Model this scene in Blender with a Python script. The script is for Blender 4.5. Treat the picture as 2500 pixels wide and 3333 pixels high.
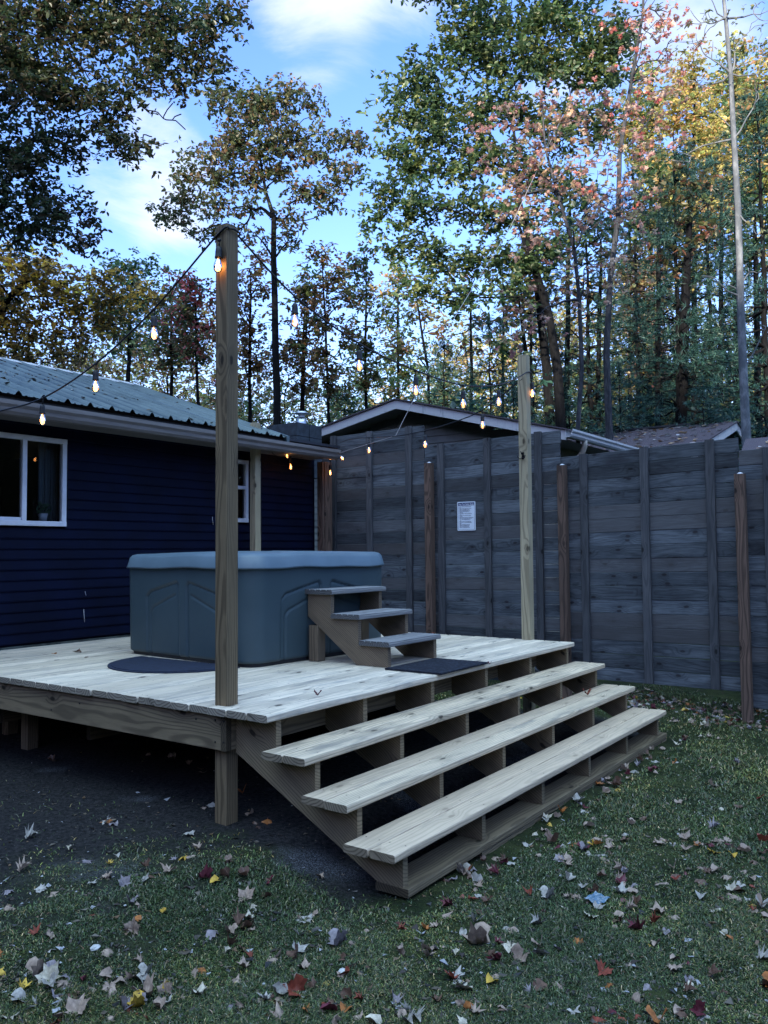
import bpy, math, random
import numpy as np
from mathutils import Vector, Matrix
for o in list(bpy.data.objects): bpy.data.objects.remove(o, do_unlink=True)
SC = bpy.context.scene
COL = SC.collection
R = math.radians
RNG = np.random.default_rng(7)
rnd = random.Random(11)

# ------------------------------------------------------------------ camera
CAM = np.array([-3.0802, -2.9199, 1.4502]); YAW, PITCH, ROLL, FPX = 0.6175, 0.0478, -0.0081, 2691.0
_fw = np.array([math.cos(YAW)*math.cos(PITCH), math.sin(YAW)*math.cos(PITCH), math.sin(PITCH)])
_rt = np.array([math.sin(YAW), -math.cos(YAW), 0.0]); _up = np.cross(_rt, _fw)
_r = _rt*math.cos(ROLL)+_up*math.sin(ROLL); _u = -_rt*math.sin(ROLL)+_up*math.cos(ROLL)
cd = bpy.data.cameras.new('camera'); cam = bpy.data.objects.new('camera', cd); COL.objects.link(cam)
cd.sensor_fit = 'HORIZONTAL'; cd.sensor_width = 36; cd.lens = FPX/2500*36; cd.clip_end = 900; cd.clip_start = .05
cam.matrix_world = Matrix([[_r[0], _u[0], -_fw[0], CAM[0]], [_r[1], _u[1], -_fw[1], CAM[1]], [_r[2], _u[2], -_fw[2], CAM[2]], [0, 0, 0, 1]])
SC.camera = cam
KF = 2500/1659.0
def ray(x, y):                       # x, y on a 1659 px wide view of the photograph
    return _fw+_r*((x*KF-1250)/FPX)-_u*((y*KF-1666.5)/FPX)
def at(x, y, depth): return CAM+ray(x, y)*depth
def on(x, y, ax, v):
    d = ray(x, y); return CAM+d*((v-CAM[ax])/d[ax])
def onv(x, y, A, B):                 # on the vertical plane through plan points A, B
    d = ray(x, y); n = np.array([B[1]-A[1], -(B[0]-A[0]), 0.0]); return CAM+d*(np.dot(np.array([A[0], A[1], 0])-CAM, n)/np.dot(d, n))

# ------------------------------------------------------------------ light
SUN_EL, SUN_AZ = R(13), R(195)       # the sun stands low behind the camera, to the left
W = bpy.data.worlds.new('World'); SC.world = W; W.use_nodes = True
nt = W.node_tree; nt.nodes.clear()
def N(t, tree=None, **k):
    n = (tree or nt).nodes.new(t)
    for a, b in k.items(): setattr(n, a, b)
    return n
def build_world():
    L = nt.links.new
    out = N('ShaderNodeOutputWorld'); bg = N('ShaderNodeBackground'); bg.inputs[1].default_value = 0.15
    sky = N('ShaderNodeTexSky', sky_type='NISHITA', sun_disc=False)
    sky.sun_elevation = SUN_EL; sky.sun_rotation = math.pi/2-SUN_AZ; sky.air_density = 1.0; sky.dust_density = .3; sky.ozone_density = 2.2
    hs = N('ShaderNodeHueSaturation'); hs.inputs['Saturation'].default_value = 1.18; hs.inputs['Value'].default_value = SKYV
    tm = N('ShaderNodeMix', data_type='RGBA', blend_type='MULTIPLY'); tm.inputs[0].default_value = 1; L(sky.outputs[0], tm.inputs[6]); tm.inputs[7].default_value = (1.02, .865, 1.04, 1)
    L(tm.outputs[2], hs.inputs['Color'])
    tc = N('ShaderNodeTexCoord')
    def math_(op, a, b=None, c=None):
        m = N('ShaderNodeMath', operation=op)
        for i, v in enumerate((a, b, c)):
            if v is None: continue
            if isinstance(v, (int, float)): m.inputs[i].default_value = v
            else: L(v, m.inputs[i])
        return m.outputs[0]
    mp = N('ShaderNodeMapping'); mp.inputs['Scale'].default_value = (1, 1, 2.0); mp.inputs['Location'].default_value = (3.1, .7, .2)
    L(tc.outputs['Generated'], mp.inputs[0])
    n1 = N('ShaderNodeTexNoise'); n1.inputs['Scale'].default_value = 4.2; n1.inputs['Detail'].default_value = 9; n1.inputs['Roughness'].default_value = .60; n1.inputs['Distortion'].default_value = .7
    L(mp.outputs[0], n1.inputs['Vector'])
    tot = None
    for (x, y, rad, w) in CLOUDS:
        d = ray(x, y); d = d/np.linalg.norm(d)
        dp = N('ShaderNodeVectorMath', operation='DOT_PRODUCT'); L(tc.outputs['Generated'], dp.inputs[0]); dp.inputs[1].default_value = tuple(d)
        mr = N('ShaderNodeMapRange', interpolation_type='SMOOTHSTEP'); L(dp.outputs['Value'], mr.inputs[0])
        mr.inputs[1].default_value = math.cos(R(rad)); mr.inputs[2].default_value = math.cos(R(rad*.25)); mr.inputs[3].default_value = 0; mr.inputs[4].default_value = w
        tot = mr.outputs[0] if tot is None else math_('ADD', tot, mr.outputs[0])
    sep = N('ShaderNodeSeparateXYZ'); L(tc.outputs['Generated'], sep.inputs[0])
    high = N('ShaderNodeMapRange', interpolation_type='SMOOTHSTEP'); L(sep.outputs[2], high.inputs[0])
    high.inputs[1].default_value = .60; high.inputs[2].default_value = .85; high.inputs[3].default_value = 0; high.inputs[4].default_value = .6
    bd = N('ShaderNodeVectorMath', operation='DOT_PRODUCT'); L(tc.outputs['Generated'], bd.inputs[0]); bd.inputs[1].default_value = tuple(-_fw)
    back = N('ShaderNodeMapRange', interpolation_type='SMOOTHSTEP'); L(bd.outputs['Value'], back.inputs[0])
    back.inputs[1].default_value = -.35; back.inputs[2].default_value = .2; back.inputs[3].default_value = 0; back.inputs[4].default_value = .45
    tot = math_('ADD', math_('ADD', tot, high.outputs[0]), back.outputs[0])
    dens = math_('ADD', math_('MULTIPLY', math_('SUBTRACT', n1.outputs[0], .5), 2.6), tot)
    cm = N('ShaderNodeMapRange', interpolation_type='SMOOTHSTEP'); L(dens, cm.inputs[0])
    cm.inputs[1].default_value = .34; cm.inputs[2].default_value = 1.25; cm.inputs[3].default_value = 0; cm.inputs[4].default_value = .92
    # unseen cloud cover added overhead and behind, brighter and bluer to light the deck
    br = math_('ADD', 1.0, math_('MULTIPLY', math_('ADD', high.outputs[0], back.outputs[0]), FILL_CLOUD_GAIN))
    tin = N('ShaderNodeMix', data_type='RGBA'); tin.clamp_factor = True; L(math_('MULTIPLY', math_('ADD', high.outputs[0], back.outputs[0]), 1.6), tin.inputs[0]); tin.inputs[6].default_value = CLOUDC+(1,); tin.inputs[7].default_value = FILL_CLOUDC+(1,)
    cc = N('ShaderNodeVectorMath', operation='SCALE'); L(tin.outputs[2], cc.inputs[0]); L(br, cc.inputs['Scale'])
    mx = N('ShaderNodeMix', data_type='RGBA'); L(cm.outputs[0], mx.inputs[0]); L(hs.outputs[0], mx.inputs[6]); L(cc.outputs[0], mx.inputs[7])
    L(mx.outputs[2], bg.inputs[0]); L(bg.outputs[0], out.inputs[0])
SKYV = 1.65; FILL_CLOUD_GAIN = 1.6; CLOUDC = (3.5, 3.8, 4.25); FILL_CLOUDC = (3.9, 5.6, 6.9)
CLOUDS = [(290, 370, 6.5, .85), (400, 350, 5, .5), (600, 60, 7, .62), (760, 90, 7, .50), (900, 30, 6, .35), (360, 570, 3.5, .4), (1390, 180, 9, .6), (790, 230, 4, .2), (560, 520, 5, .3), (180, 480, 9, -.25), (620, 300, 9, -.3), (860, 230, 6, -.15)]
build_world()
sd = bpy.data.lights.new('sun', 'SUN'); sd.energy = 5.0; sd.angle = R(.6); sd.color = (1, .87, .68)
sun = bpy.data.objects.new('sun', sd); COL.objects.link(sun)
sdir = Vector((math.cos(SUN_AZ)*math.cos(SUN_EL), math.sin(SUN_AZ)*math.cos(SUN_EL), math.sin(SUN_EL)))
sun.rotation_euler = sdir.to_track_quat('Z', 'Y').to_euler()
SC.view_settings.view_transform = 'Standard'; SC.view_settings.look = 'None'; SC.view_settings.exposure = 1.05
SC.view_settings.gamma = 1.0
SC.cycles.max_bounces = 8; SC.cycles.diffuse_bounces = 3; SC.cycles.transparent_max_bounces = 12; SC.cycles.caustics_reflective = False; SC.cycles.caustics_refractive = False

# ------------------------------------------------------------------ helpers
def tag(o, label=None, cat=None, group=None, kind=None):
    for k, v in (('label', label), ('category', cat), ('group', group), ('kind', kind)):
        if v: o[k] = v
    return o
def thing(name, label, cat, loc=(0, 0, 0), rz=0, group=None):
    o = bpy.data.objects.new(name, None); COL.objects.link(o); o.empty_display_size = .1
    o.location = loc; o.rotation_euler = (0, 0, rz)
    return tag(o, label, cat, group)
def link(name, me, mat=None, parent=None):
    o = bpy.data.objects.new(name, me); COL.objects.link(o)
    if mat is not None and not me.materials:
        for m in (mat if isinstance(mat, (list, tuple)) else [mat]): me.materials.append(m)
    if parent is not None:
        o.parent = parent
        if parent.type == 'EMPTY' or parent.parent:
            pl = parent
            loc = Vector((0, 0, 0))
            while pl: loc += Vector(pl.location); pl = pl.parent
            o.location = -loc if all(abs(a) < 1e-9 for a in parent.rotation_euler) else (0, 0, 0)
    return o
def arr_mesh(name, V, faces, smooth=False):
    """V (n,3); faces: list of (m,k) int arrays"""
    me = bpy.data.meshes.new(name); V = np.asarray(V, np.float32)
    me.vertices.add(len(V)); me.vertices.foreach_set('co', V.ravel())
    if not isinstance(faces, (list, tuple)): faces = [faces]
    faces = [np.asarray(f, np.int32) for f in faces if len(f)]
    loops = np.concatenate([f.ravel() for f in faces]); tot = np.concatenate([np.full(len(f), f.shape[1], np.int32) for f in faces])
    me.loops.add(len(loops)); me.loops.foreach_set('vertex_index', loops)
    me.polygons.add(len(tot)); st = np.concatenate([[0], np.cumsum(tot)[:-1]]).astype(np.int32)
    me.polygons.foreach_set('loop_start', st); me.polygons.foreach_set('loop_total', tot)
    me.polygons.foreach_set('use_smooth', np.full(len(tot), smooth))
    me.update(calc_edges=True); return me

class MB:
    """collects boards, boxes, tubes and lathes and links them as one mesh"""
    def __init__(s): s.eg = []; s.v = []; s.f = []; s.wc = []; s.bv = []; s.sm = []; s.n = 0
    def add(s, V, F, wc=None, bv=None, smooth=False, ends=0):
        V = [tuple(map(float, v)) for v in V]
        b = rnd.random() if bv is None else bv
        s.v += V; s.f += [tuple(i+s.n for i in f) for f in F]; s.sm += [smooth]*len(F); s.eg += [0.]*(len(F)-ends)+[1.]*ends
        s.wc += (V if wc is None else wc); s.bv += [b]*len(V); s.n += len(V); return s
    def board(s, p0, p1, w, t, up=(0, 0, 1), r=.004, bv=None, taper=None):
        """timber from p0 to p1 (centre line), w along side, t along up"""
        p0 = Vector(p0); p1 = Vector(p1); a = (p1-p0); L = a.length; a.normalize(); up = Vector(up)
        sd_ = a.cross(up).normalized(); up = sd_.cross(a).normalized()
        h, k = w/2, t/2; r = min(r, h*.45, k*.45)
        sec = [(h-r, k), (-h+r, k), (-h+r*.3, k-r*.3), (-h, k-r), (-h, -k+r), (-h+r*.3, -k+r*.3), (-h+r, -k), (h-r, -k), (h-r*.3, -k+r*.3), (h, -k+r), (h, k-r), (h-r*.3, k-r*.3)]
        m = len(sec); V = []; wc = []
        ox, oy, oz = rnd.uniform(0, 40), rnd.uniform(-.5, .5)*w*1.2, -rnd.uniform(.03, .14)
        if w < t: oy, oz = -rnd.uniform(.03, .14), rnd.uniform(-.5, .5)*t*1.2
        for q, P in ((0, p0), (L, p1)):
            for (x, y) in sec:
                V.append(P+sd_*x+up*y); wc.append((q+ox, x+oy, y+oz))
        F = [(i, (i+1) % m, m+(i+1) % m, m+i) for i in range(m)]+[tuple(range(m-1, -1, -1)), tuple(range(m, 2*m))]
        return s.add(V, F, wc, bv, ends=2)
    def box(s, a, b, bv=None):
        """axis box; grain along the longest side"""
        c = [(a[i]+b[i])/2 for i in range(3)]; d = [abs(b[i]-a[i]) for i in range(3)]
        k = max(range(3), key=lambda i: d[i]); p0 = list(c); p1 = list(c); p0[k] -= d[k]/2; p1[k] += d[k]/2
        if k == 2: return s.board(p0, p1, d[1], d[0], (1, 0, 0), bv=bv)
        if k == 0: return s.board(p0, p1, d[1], d[2], (0, 0, 1), bv=bv)
        return s.board(p0, p1, d[0], d[2], (0, 0, 1), bv=bv)
    def prism(s, pts, axis, a0, a1, bv=None, long=None):
        """pts: 2D outline in the plane across axis (0: yz, 1: xz, 2: xy)"""
        def mk(p, a): return {0: (a, p[0], p[1]), 1: (p[0], a, p[1]), 2: (p[0], p[1], a)}[axis]
        n = len(pts); V = [mk(p, a0) for p in pts]+[mk(p, a1) for p in pts]
        o = rnd.uniform(0, 30); th = long or 0.0; c, q = math.cos(th), math.sin(th)
        wc = [(p[0]*c+p[1]*q+o, -p[0]*q+p[1]*c+.05, a-a0+.06) for a in (a0, a1) for p in pts]
        F = [(i, (i+1) % n, n+(i+1) % n, n+i) for i in range(n)]+[tuple(range(n-1, -1, -1)), tuple(range(n, 2*n))]
        return s.add(V, F, wc, bv)
    def tube(s, pts, r, n=6, smooth=True):
        pts = [Vector(p) for p in pts]; V = []; F = []
        rr = r if isinstance(r, (list, tuple)) else [r]*len(pts)
        ref = Vector((0, 0, 1)) if abs((pts[-1]-pts[0]).normalized().z) < .9 else Vector((1, 0, 0))
        for i, p in enumerate(pts):
            t = (pts[min(i+1, len(pts)-1)]-pts[max(i-1, 0)]).normalized(); a = t.cross(ref).normalized(); b = a.cross(t)
            for k in range(n):
                th = 2*math.pi*k/n; V.append(p+(a*math.cos(th)+b*math.sin(th))*rr[i])
        for i in range(len(pts)-1):
            for k in range(n): F.append((i*n+k, i*n+(k+1) % n, (i+1)*n+(k+1) % n, (i+1)*n+k))
        F += [tuple(range(n-1, -1, -1)), tuple(range((len(pts)-1)*n, len(pts)*n))]
        return s.add(V, F, smooth=smooth)
    def lathe(s, prof, o=(0, 0, 0), n=16, M=None):
        V = []; F = []
        for (r, z) in prof:
            for k in range(n):
                th = 2*math.pi*k/n; p = Vector((r*math.cos(th), r*math.sin(th), z))
                if M: p = M @ p
                V.append(p+Vector(o))
        for i in range(len(prof)-1):
            for k in range(n): F.append((i*n+k, i*n+(k+1) % n, (i+1)*n+(k+1) % n, (i+1)*n+k))
        return s.add(V, F, smooth=True)
    def mesh(s, name):
        me = bpy.data.meshes.new(name); me.from_pydata(s.v, [], s.f)
        a = me.attributes.new('wc', 'FLOAT_VECTOR', 'POINT'); a.data.foreach_set('vector', np.array(s.wc, np.float32).ravel())
        b = me.attributes.new('bv', 'FLOAT', 'POINT'); b.data.foreach_set('value', np.array(s.bv, np.float32))
        e = me.attributes.new('eg', 'FLOAT', 'FACE'); e.data.foreach_set('value', np.array(s.eg, np.float32))
        me.polygons.foreach_set('use_smooth', s.sm); me.update()
        return me
    def build(s, name, mat, parent=None): return link(name, s.mesh(name), mat, parent)

# ------------------------------------------------------------------ materials
class MT:
    def __init__(s, name, rough=.7, spec=.3):
        s.m = bpy.data.materials.new(name); s.m.use_nodes = True; s.t = s.m.node_tree
        s.b = s.t.nodes['Principled BSDF']; s.b.inputs['Roughness'].default_value = rough; s.b.inputs['Specular IOR Level'].default_value = spec
        s.out = s.t.nodes['Material Output']
    def n(s, t, **k): return N(t, s.t, **k)
    def l(s, a, b): s.t.links.new(a, b)
    def setv(s, sock, v):
        if hasattr(v, 'is_output') or isinstance(v, bpy.types.NodeSocket): s.l(v, sock)
        else: sock.default_value = v
    def math(s, op, a, b=0.0, c=None):
        m = s.n('ShaderNodeMath', operation=op); s.setv(m.inputs[0], a); s.setv(m.inputs[1], b)
        if c is not None: s.setv(m.inputs[2], c)
        return m.outputs[0]
    def attr(s, name): return s.n('ShaderNodeAttribute', attribute_name=name)
    def mapv(s, v, scale=(1, 1, 1), loc=(0, 0, 0)):
        m = s.n('ShaderNodeMapping'); s.l(v, m.inputs[0]); m.inputs['Scale'].default_value = scale; m.inputs['Location'].default_value = loc; return m.outputs[0]
    def noise(s, v, scale, detail=3, rough=.5, dist=0):
        m = s.n('ShaderNodeTexNoise'); s.l(v, m.inputs['Vector']); m.inputs['Scale'].default_value = scale; m.inputs['Detail'].default_value = detail
        m.inputs['Roughness'].default_value = rough; m.inputs['Distortion'].default_value = dist; return m.outputs[0]
    def ramp(s, f, stops):
        r = s.n('ShaderNodeValToRGB'); s.l(f, r.inputs[0]); e = r.color_ramp.elements
        while len(e) < len(stops): e.new(.5)
        for i, (p, c) in enumerate(stops): e[i].position = p; e[i].color = (c if len(c) == 4 else tuple(c)+(1,)) if not isinstance(c, (int, float)) else (c, c, c, 1)
        return r.outputs[0]
    def rng(s, f, a, b, c=0., d=1., smooth=True):
        m = s.n('ShaderNodeMapRange', interpolation_type='SMOOTHSTEP' if smooth else 'LINEAR'); s.l(f, m.inputs[0])
        for i, q in enumerate((a, b, c, d)): m.inputs[i+1].default_value = q
        return m.outputs[0]
    def mix(s, f, a, b, mode='MIX'):
        m = s.n('ShaderNodeMix', data_type='RGBA', blend_type=mode); s.setv(m.inputs[0], f)
        for i, q in ((6, a), (7, b)):
            s.setv(m.inputs[i], q if not isinstance(q, tuple) or len(q) == 4 else q+(1,))
        return m.outputs[2]
    def base(s, c): s.setv(s.b.inputs['Base Color'], c if not isinstance(c, tuple) or len(c) == 4 else c+(1,)); return s
    def rough(s, v): s.setv(s.b.inputs['Roughness'], v); return s
    def bump(s, h, strength=.3, dist=.01):
        b = s.n('ShaderNodeBump'); s.l(h, b.inputs['Height']); b.inputs['Strength'].default_value = strength; b.inputs['Distance'].default_value = dist
        s.l(b.outputs[0], s.b.inputs['Normal']); return s
    def geo(s): return s.n('ShaderNodeTexCoord').outputs['Object']

def wood(name, light, mid, dark, freq=160., ring=.5, var=.35, knots=.6, streak=.35, rough=.75, stain=None, bump=.35, tint=None, knotcol=None):
    """grown timber: rings round a pith beside the board, bent by slow noise and by knots"""
    M = MT(name, rough, .25); wc = M.attr('wc').outputs['Vector']; bv = M.attr('bv').outputs['Fac']
    # knots: cells stretched along the board
    s0 = M.n('ShaderNodeSeparateXYZ'); M.l(wc, s0.inputs[0]); cb = M.n('ShaderNodeCombineXYZ'); wob = M.noise(wc, 30, 2)
    M.l(M.math('MULTIPLY', s0.outputs[0], 3.3), cb.inputs[0]); M.l(M.math('ADD', M.math('MULTIPLY', M.math('ADD', s0.outputs[1], s0.outputs[2]), 7.0), M.math('MULTIPLY', wob, .10)), cb.inputs[1])
    vo = M.n('ShaderNodeTexVoronoi', feature='F1', voronoi_dimensions='2D'); M.l(cb.outputs[0], vo.inputs['Vector']); vo.inputs['Scale'].default_value = 1.0
    kd = vo.outputs['Distance']; gate = M.n('ShaderNodeSeparateColor'); M.l(vo.outputs['Color'], gate.inputs[0])
    on_ = M.rng(gate.outputs[0], 1-knots*.5, 1-knots*.5+.03)
    kn = M.math('MULTIPLY', M.rng(kd, .115, .055), on_)
    kring = M.math('MULTIPLY', M.rng(kd, .42, .05), on_)
    warp = M.n('ShaderNodeTexNoise'); M.l(M.mapv(wc, (1.1, 5, 5)), warp.inputs['Vector']); warp.inputs['Scale'].default_value = 1.0; warp.inputs['Detail'].default_value = 2
    sep = M.n('ShaderNodeSeparateXYZ'); M.l(wc, sep.inputs[0])
    y2 = M.math('MULTIPLY', sep.outputs[1], sep.outputs[1]); z2 = M.math('MULTIPLY', sep.outputs[2], sep.outputs[2])
    rad = M.math('SQRT', M.math('ADD', y2, z2))
    rr = M.math('ADD', M.math('ADD', rad, M.math('MULTIPLY', warp.outputs[0], .075)), M.math('MULTIPLY', kring, .022))
    sn = M.math('SINE', M.math('MULTIPLY', rr, freq*6.28))
    g = M.rng(sn, -.2, 1.0)
    fine = M.noise(M.mapv(wc, (7, 260, 260)), 1.0, 3, .6)
    broad = M.noise(M.mapv(wc, (1.6, 9, 9)), 1.0, 4, .6)
    c = M.mix(M.rng(broad, .3, .7), mid, light)
    c = M.mix(M.math('MULTIPLY', g, ring), c, dark)
    c = M.mix(M.math('MULTIPLY', M.rng(fine, .45, .75), streak), c, dark)
    if stain:
        st = M.noise(M.mapv(wc, (2.2, 12, 6), (5, 2, 1)), 1.0, 5, .65)
        c = M.mix(M.math('MULTIPLY', M.rng(st, .5, .72), .75), c, stain)
    c = M.mix(kring, c, dark) if False else M.mix(M.math('MULTIPLY', kring, .35), c, dark)
    c = M.mix(M.math('MULTIPLY', kn, .9), c, knotcol or tuple(x*.3 for x in dark))
    hsv = M.n('ShaderNodeHueSaturation'); M.l(c, hsv.inputs['Color']); M.l(M.rng(bv, 0, 1, 1-var, 1+var*.6, False), hsv.inputs['Value'])
    c = hsv.outputs[0]
    if tint:
        c = M.mix(M.rng(M.math('FRACT', M.math('MULTIPLY', bv, 7.3)), .55, .9, 0, .55), c, tint)
    c = M.mix(M.math('MULTIPLY', M.attr('eg').outputs['Fac'], .8), c, M.mix(g, tuple(x*.75 for x in dark), tuple(x*.18 for x in dark)))
    M.base(c)
    M.bump(M.math('SUBTRACT', M.math('MULTIPLY', fine, .6), M.math('MULTIPLY', g, .5)), bump, .003)
    return M.m

def plain(name, col, rough=.6, metal=0., spec=.4, nscale=0, namt=.2, bump=0, bscale=60):
    M = MT(name, rough, spec); M.b.inputs['Metallic'].default_value = metal
    if nscale:
        f = M.noise(M.geo(), nscale, 5, .6); M.base(M.mix(M.rng(f, .3, .7), tuple(c*(1-namt) for c in col), tuple(min(1, c*(1+namt)) for c in col)))
    else: M.base(tuple(col))
    if bump: M.bump(M.noise(M.geo(), bscale, 3), bump, .002)
    return M.m

M_deck = wood('weathered_decking', (.80, .68, .54), (.60, .52, .42), (.24, .21, .175), freq=60, ring=.42, var=.20, knots=.40, streak=.5, stain=(.27, .26, .25), rough=.55, tint=(.50, .42, .32))
M_tread = wood('pale_green_tread_timber', (.70, .565, .41), (.53, .435, .32), (.19, .155, .115), freq=65, ring=.48, var=.16, knots=.5, streak=.5, stain=(.20, .185, .165), rough=.55, tint=(.52, .40, .29))
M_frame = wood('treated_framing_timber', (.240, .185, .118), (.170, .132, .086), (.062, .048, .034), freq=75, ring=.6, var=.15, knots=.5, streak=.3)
M_post = wood('treated_post_timber', (.205, .150, .090), (.145, .107, .066), (.042, .030, .020), freq=85, ring=.6, var=.1, knots=.6, streak=.35)
M_post3 = wood('new_yellow_post_timber', (.45, .385, .26), (.35, .30, .20), (.15, .125, .085), freq=70, ring=.6, var=.05, knots=.8, streak=.35)
M_fence = wood('grey_brown_fence_boards', (.128, .146, .168), (.068, .080, .096), (.018, .022, .028), freq=75, ring=.38, var=.60, knots=.80, streak=.85, stain=(.028, .030, .038), rough=.8, tint=(.100, .095, .098), knotcol=(.018, .016, .02))
M_batten = wood('grey_batten_timber', (.105, .108, .118), (.066, .070, .080), (.024, .027, .033), freq=90, ring=.4, var=.25, knots=.5, streak=.5)
M_brown = wood('brown_fence_post_timber', (.165, .105, .080), (.115, .076, .060), (.036, .025, .021), freq=90, ring=.7, var=.1, knots=.5, streak=.4)
M_step = wood('grey_weathered_step_timber', (.215, .160, .112), (.15, .115, .083), (.060, .045, .034), freq=90, ring=.6, var=.15, knots=.2, streak=.5)
M_steptop = wood('worn_step_tread_timber', (.26, .26, .265), (.20, .20, .21), (.10, .10, .11), freq=80, ring=.4, var=.1, knots=.15, streak=.5)
M_siding = plain('navy_vinyl_siding', (.0008, .0028, .0165), .65, spec=.12, nscale=3, namt=.25, bump=.15, bscale=30)
M_white = plain('white_vinyl_frame', (.62, .64, .70), .4, nscale=6, namt=.08)
M_conc = plain('mossy_concrete', (.055, .065, .060), .9, nscale=9, namt=.7, bump=.6)
M_soffit = plain('soffit_panel', (.16, .15, .15), .6)
M_black = plain('black_rubber', (.006, .007, .011), .5)
M_dark = plain('dark_drip_edge', (.02, .022, .03), .5)
M_tub = None
def mk_tub():
    M = MT('slate_moulded_plastic', .48, .45); f = M.noise(M.geo(), 260, 2); g = M.noise(M.geo(), 3, 3)
    M.base(M.mix(M.rng(g, .3, .7), (.034, .058, .074), (.041, .068, .086))); M.bump(f, .25, .001); return M.m
M_tub = mk_tub()
M_tubbase = plain('black_tub_base', (.008, .009, .014), .5)
def mk_cover():
    M = MT('blue_grey_vinyl_cover', .42, .5); f = M.noise(M.geo(), 120, 3); g = M.noise(M.geo(), 5, 4)
    M.base(M.mix(M.rng(g, .3, .7), (.080, .125, .165), (.098, .148, .192))); M.bump(f, .2, .001); return M.m
M_cover = mk_cover()
def mk_mat():
    M = MT('ribbed_black_mat', .85, .2); v = M.n('ShaderNodeTexVoronoi'); M.l(M.geo(), v.inputs['Vector']); v.inputs['Scale'].default_value = 42
    M.base(M.mix(M.rng(v.outputs['Distance'], .1, .6), (.030, .036, .055), (.010, .012, .020))); M.bump(v.outputs['Distance'], .8, .004); return M.m
M_mat = mk_mat()
def mk_roof():
    M = MT('painted_ribbed_steel', .30, .5); M.b.inputs['Metallic'].default_value = .35; g = M.noise(M.mapv(M.geo(), (1.5, .5, 1)), 3, 5, .6)
    M.base(M.mix(M.rng(g, .3, .7), (.058, .088, .100), (.105, .145, .160))); M.rough(M.rng(g, .3, .7, .26, .44)); return M.m
M_roof = mk_roof()
def mk_gutter():
    M = MT('stained_gutter_paint', .45, .4); g = M.noise(M.mapv(M.geo(), (.8, 4, 9)), 2.5, 5, .65)
    M.base(M.mix(M.rng(g, .35, .7), (.145, .130, .125), (.215, .195, .19))); return M.m
M_gutter = mk_gutter()
M_fascia = None
def mk_fascia():
    M = MT('weathered_white_trim', .55, .3); g = M.noise(M.mapv(M.geo(), (14, 14, 2.5)), 1, 5, .7); h = M.noise(M.geo(), 2.0, 3)
    c = M.mix(M.math('MULTIPLY', M.rng(g, .52, .70), M.rng(h, .35, .6)), (.50, .50, .52), (.24, .25, .28)); M.base(c); return M.m
M_fascia = mk_fascia()
M_gwall = plain('grey_green_lap_siding', (.15, .165, .16), .6, nscale=3, namt=.15)
M_steel = plain('galvanised_steel', (.55, .58, .62), .3, metal=.9)
M_down = plain('beige_downspout_paint', (.36, .33, .28), .45, nscale=8, namt=.15)
def mk_shingle():
    M = MT('brown_asphalt_shingle', .9, .2); g = M.geo(); br = M.n('ShaderNodeTexBrick'); M.l(M.mapv(g, (1, 1, 1)), br.inputs['Vector'])
    a = M.noise(g, 160, 3); b = M.noise(g, 5, 4)
    c = M.mix(M.rng(a, .3, .7), (.045, .036, .048), (.115, .095, .115)); c = M.mix(M.rng(b, .3, .7, 0, .5), c, (.08, .065, .08)); M.base(c); M.bump(a, .6, .006); return M.m
M_shingle = mk_shingle()
M_block = plain('grey_chimney_block', (.035, .045, .060), .9, nscale=12, namt=.3, bump=.5)
M_signw = plain('white_enamel_sign', (.66, .72, .80), .35, nscale=4, namt=.05)
M_signb = plain('navy_sign_print', (.012, .018, .11), .4)
M_ink = plain('dark_sign_print', (.02, .03, .09), .5)
M_pot = plain('white_ceramic_pot', (.6, .6, .62), .4)
M_plant = plain('houseplant_leaf', (.03, .07, .03), .6)
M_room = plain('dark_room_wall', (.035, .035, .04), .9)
M_curt = plain('grey_curtain', (.10, .12, .13), .9)
M_hook = plain('black_iron', (.008, .008, .012), .45, metal=.6)
M_rope = plain('pale_rope', (.38, .36, .38), .8)
def mk_glass(name, tint=(.9, .92, .95), gl=.12, rough=.0):
    M = MT(name); t = M.t; t.nodes.remove(M.b)
    tr = M.n('ShaderNodeBsdfTransparent'); tr.inputs[0].default_value = tint+(1,); g = M.n('ShaderNodeBsdfGlossy'); g.inputs['Roughness'].default_value = rough
    fr = M.n('ShaderNodeFresnel'); fr.inputs[0].default_value = 1.5; mx = M.n('ShaderNodeMixShader')
    M.l(M.math('MAXIMUM', fr.outputs[0], gl) if False else M.math('ADD', M.math('MULTIPLY', fr.outputs[0], 1.0), gl), mx.inputs[0]); M.l(tr.outputs[0], mx.inputs[1]); M.l(g.outputs[0], mx.inputs[2]); M.l(mx.outputs[0], M.out.inputs[0])
    return M.m
M_pane = mk_glass('window_glass', (.75, .8, .85), .0); M_bulb = mk_glass('bulb_glass', (.92, .88, .82), .16)
def mk_emit(name, c, s):
    M = MT(name); M.b.inputs['Emission Color'].default_value = c+(1,); M.b.inputs['Emission Strength'].default_value = s; M.base((0., 0., 0.)); return M.m
M_fil = mk_emit('glowing_filament', (1, .36, .08), 22)
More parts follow.
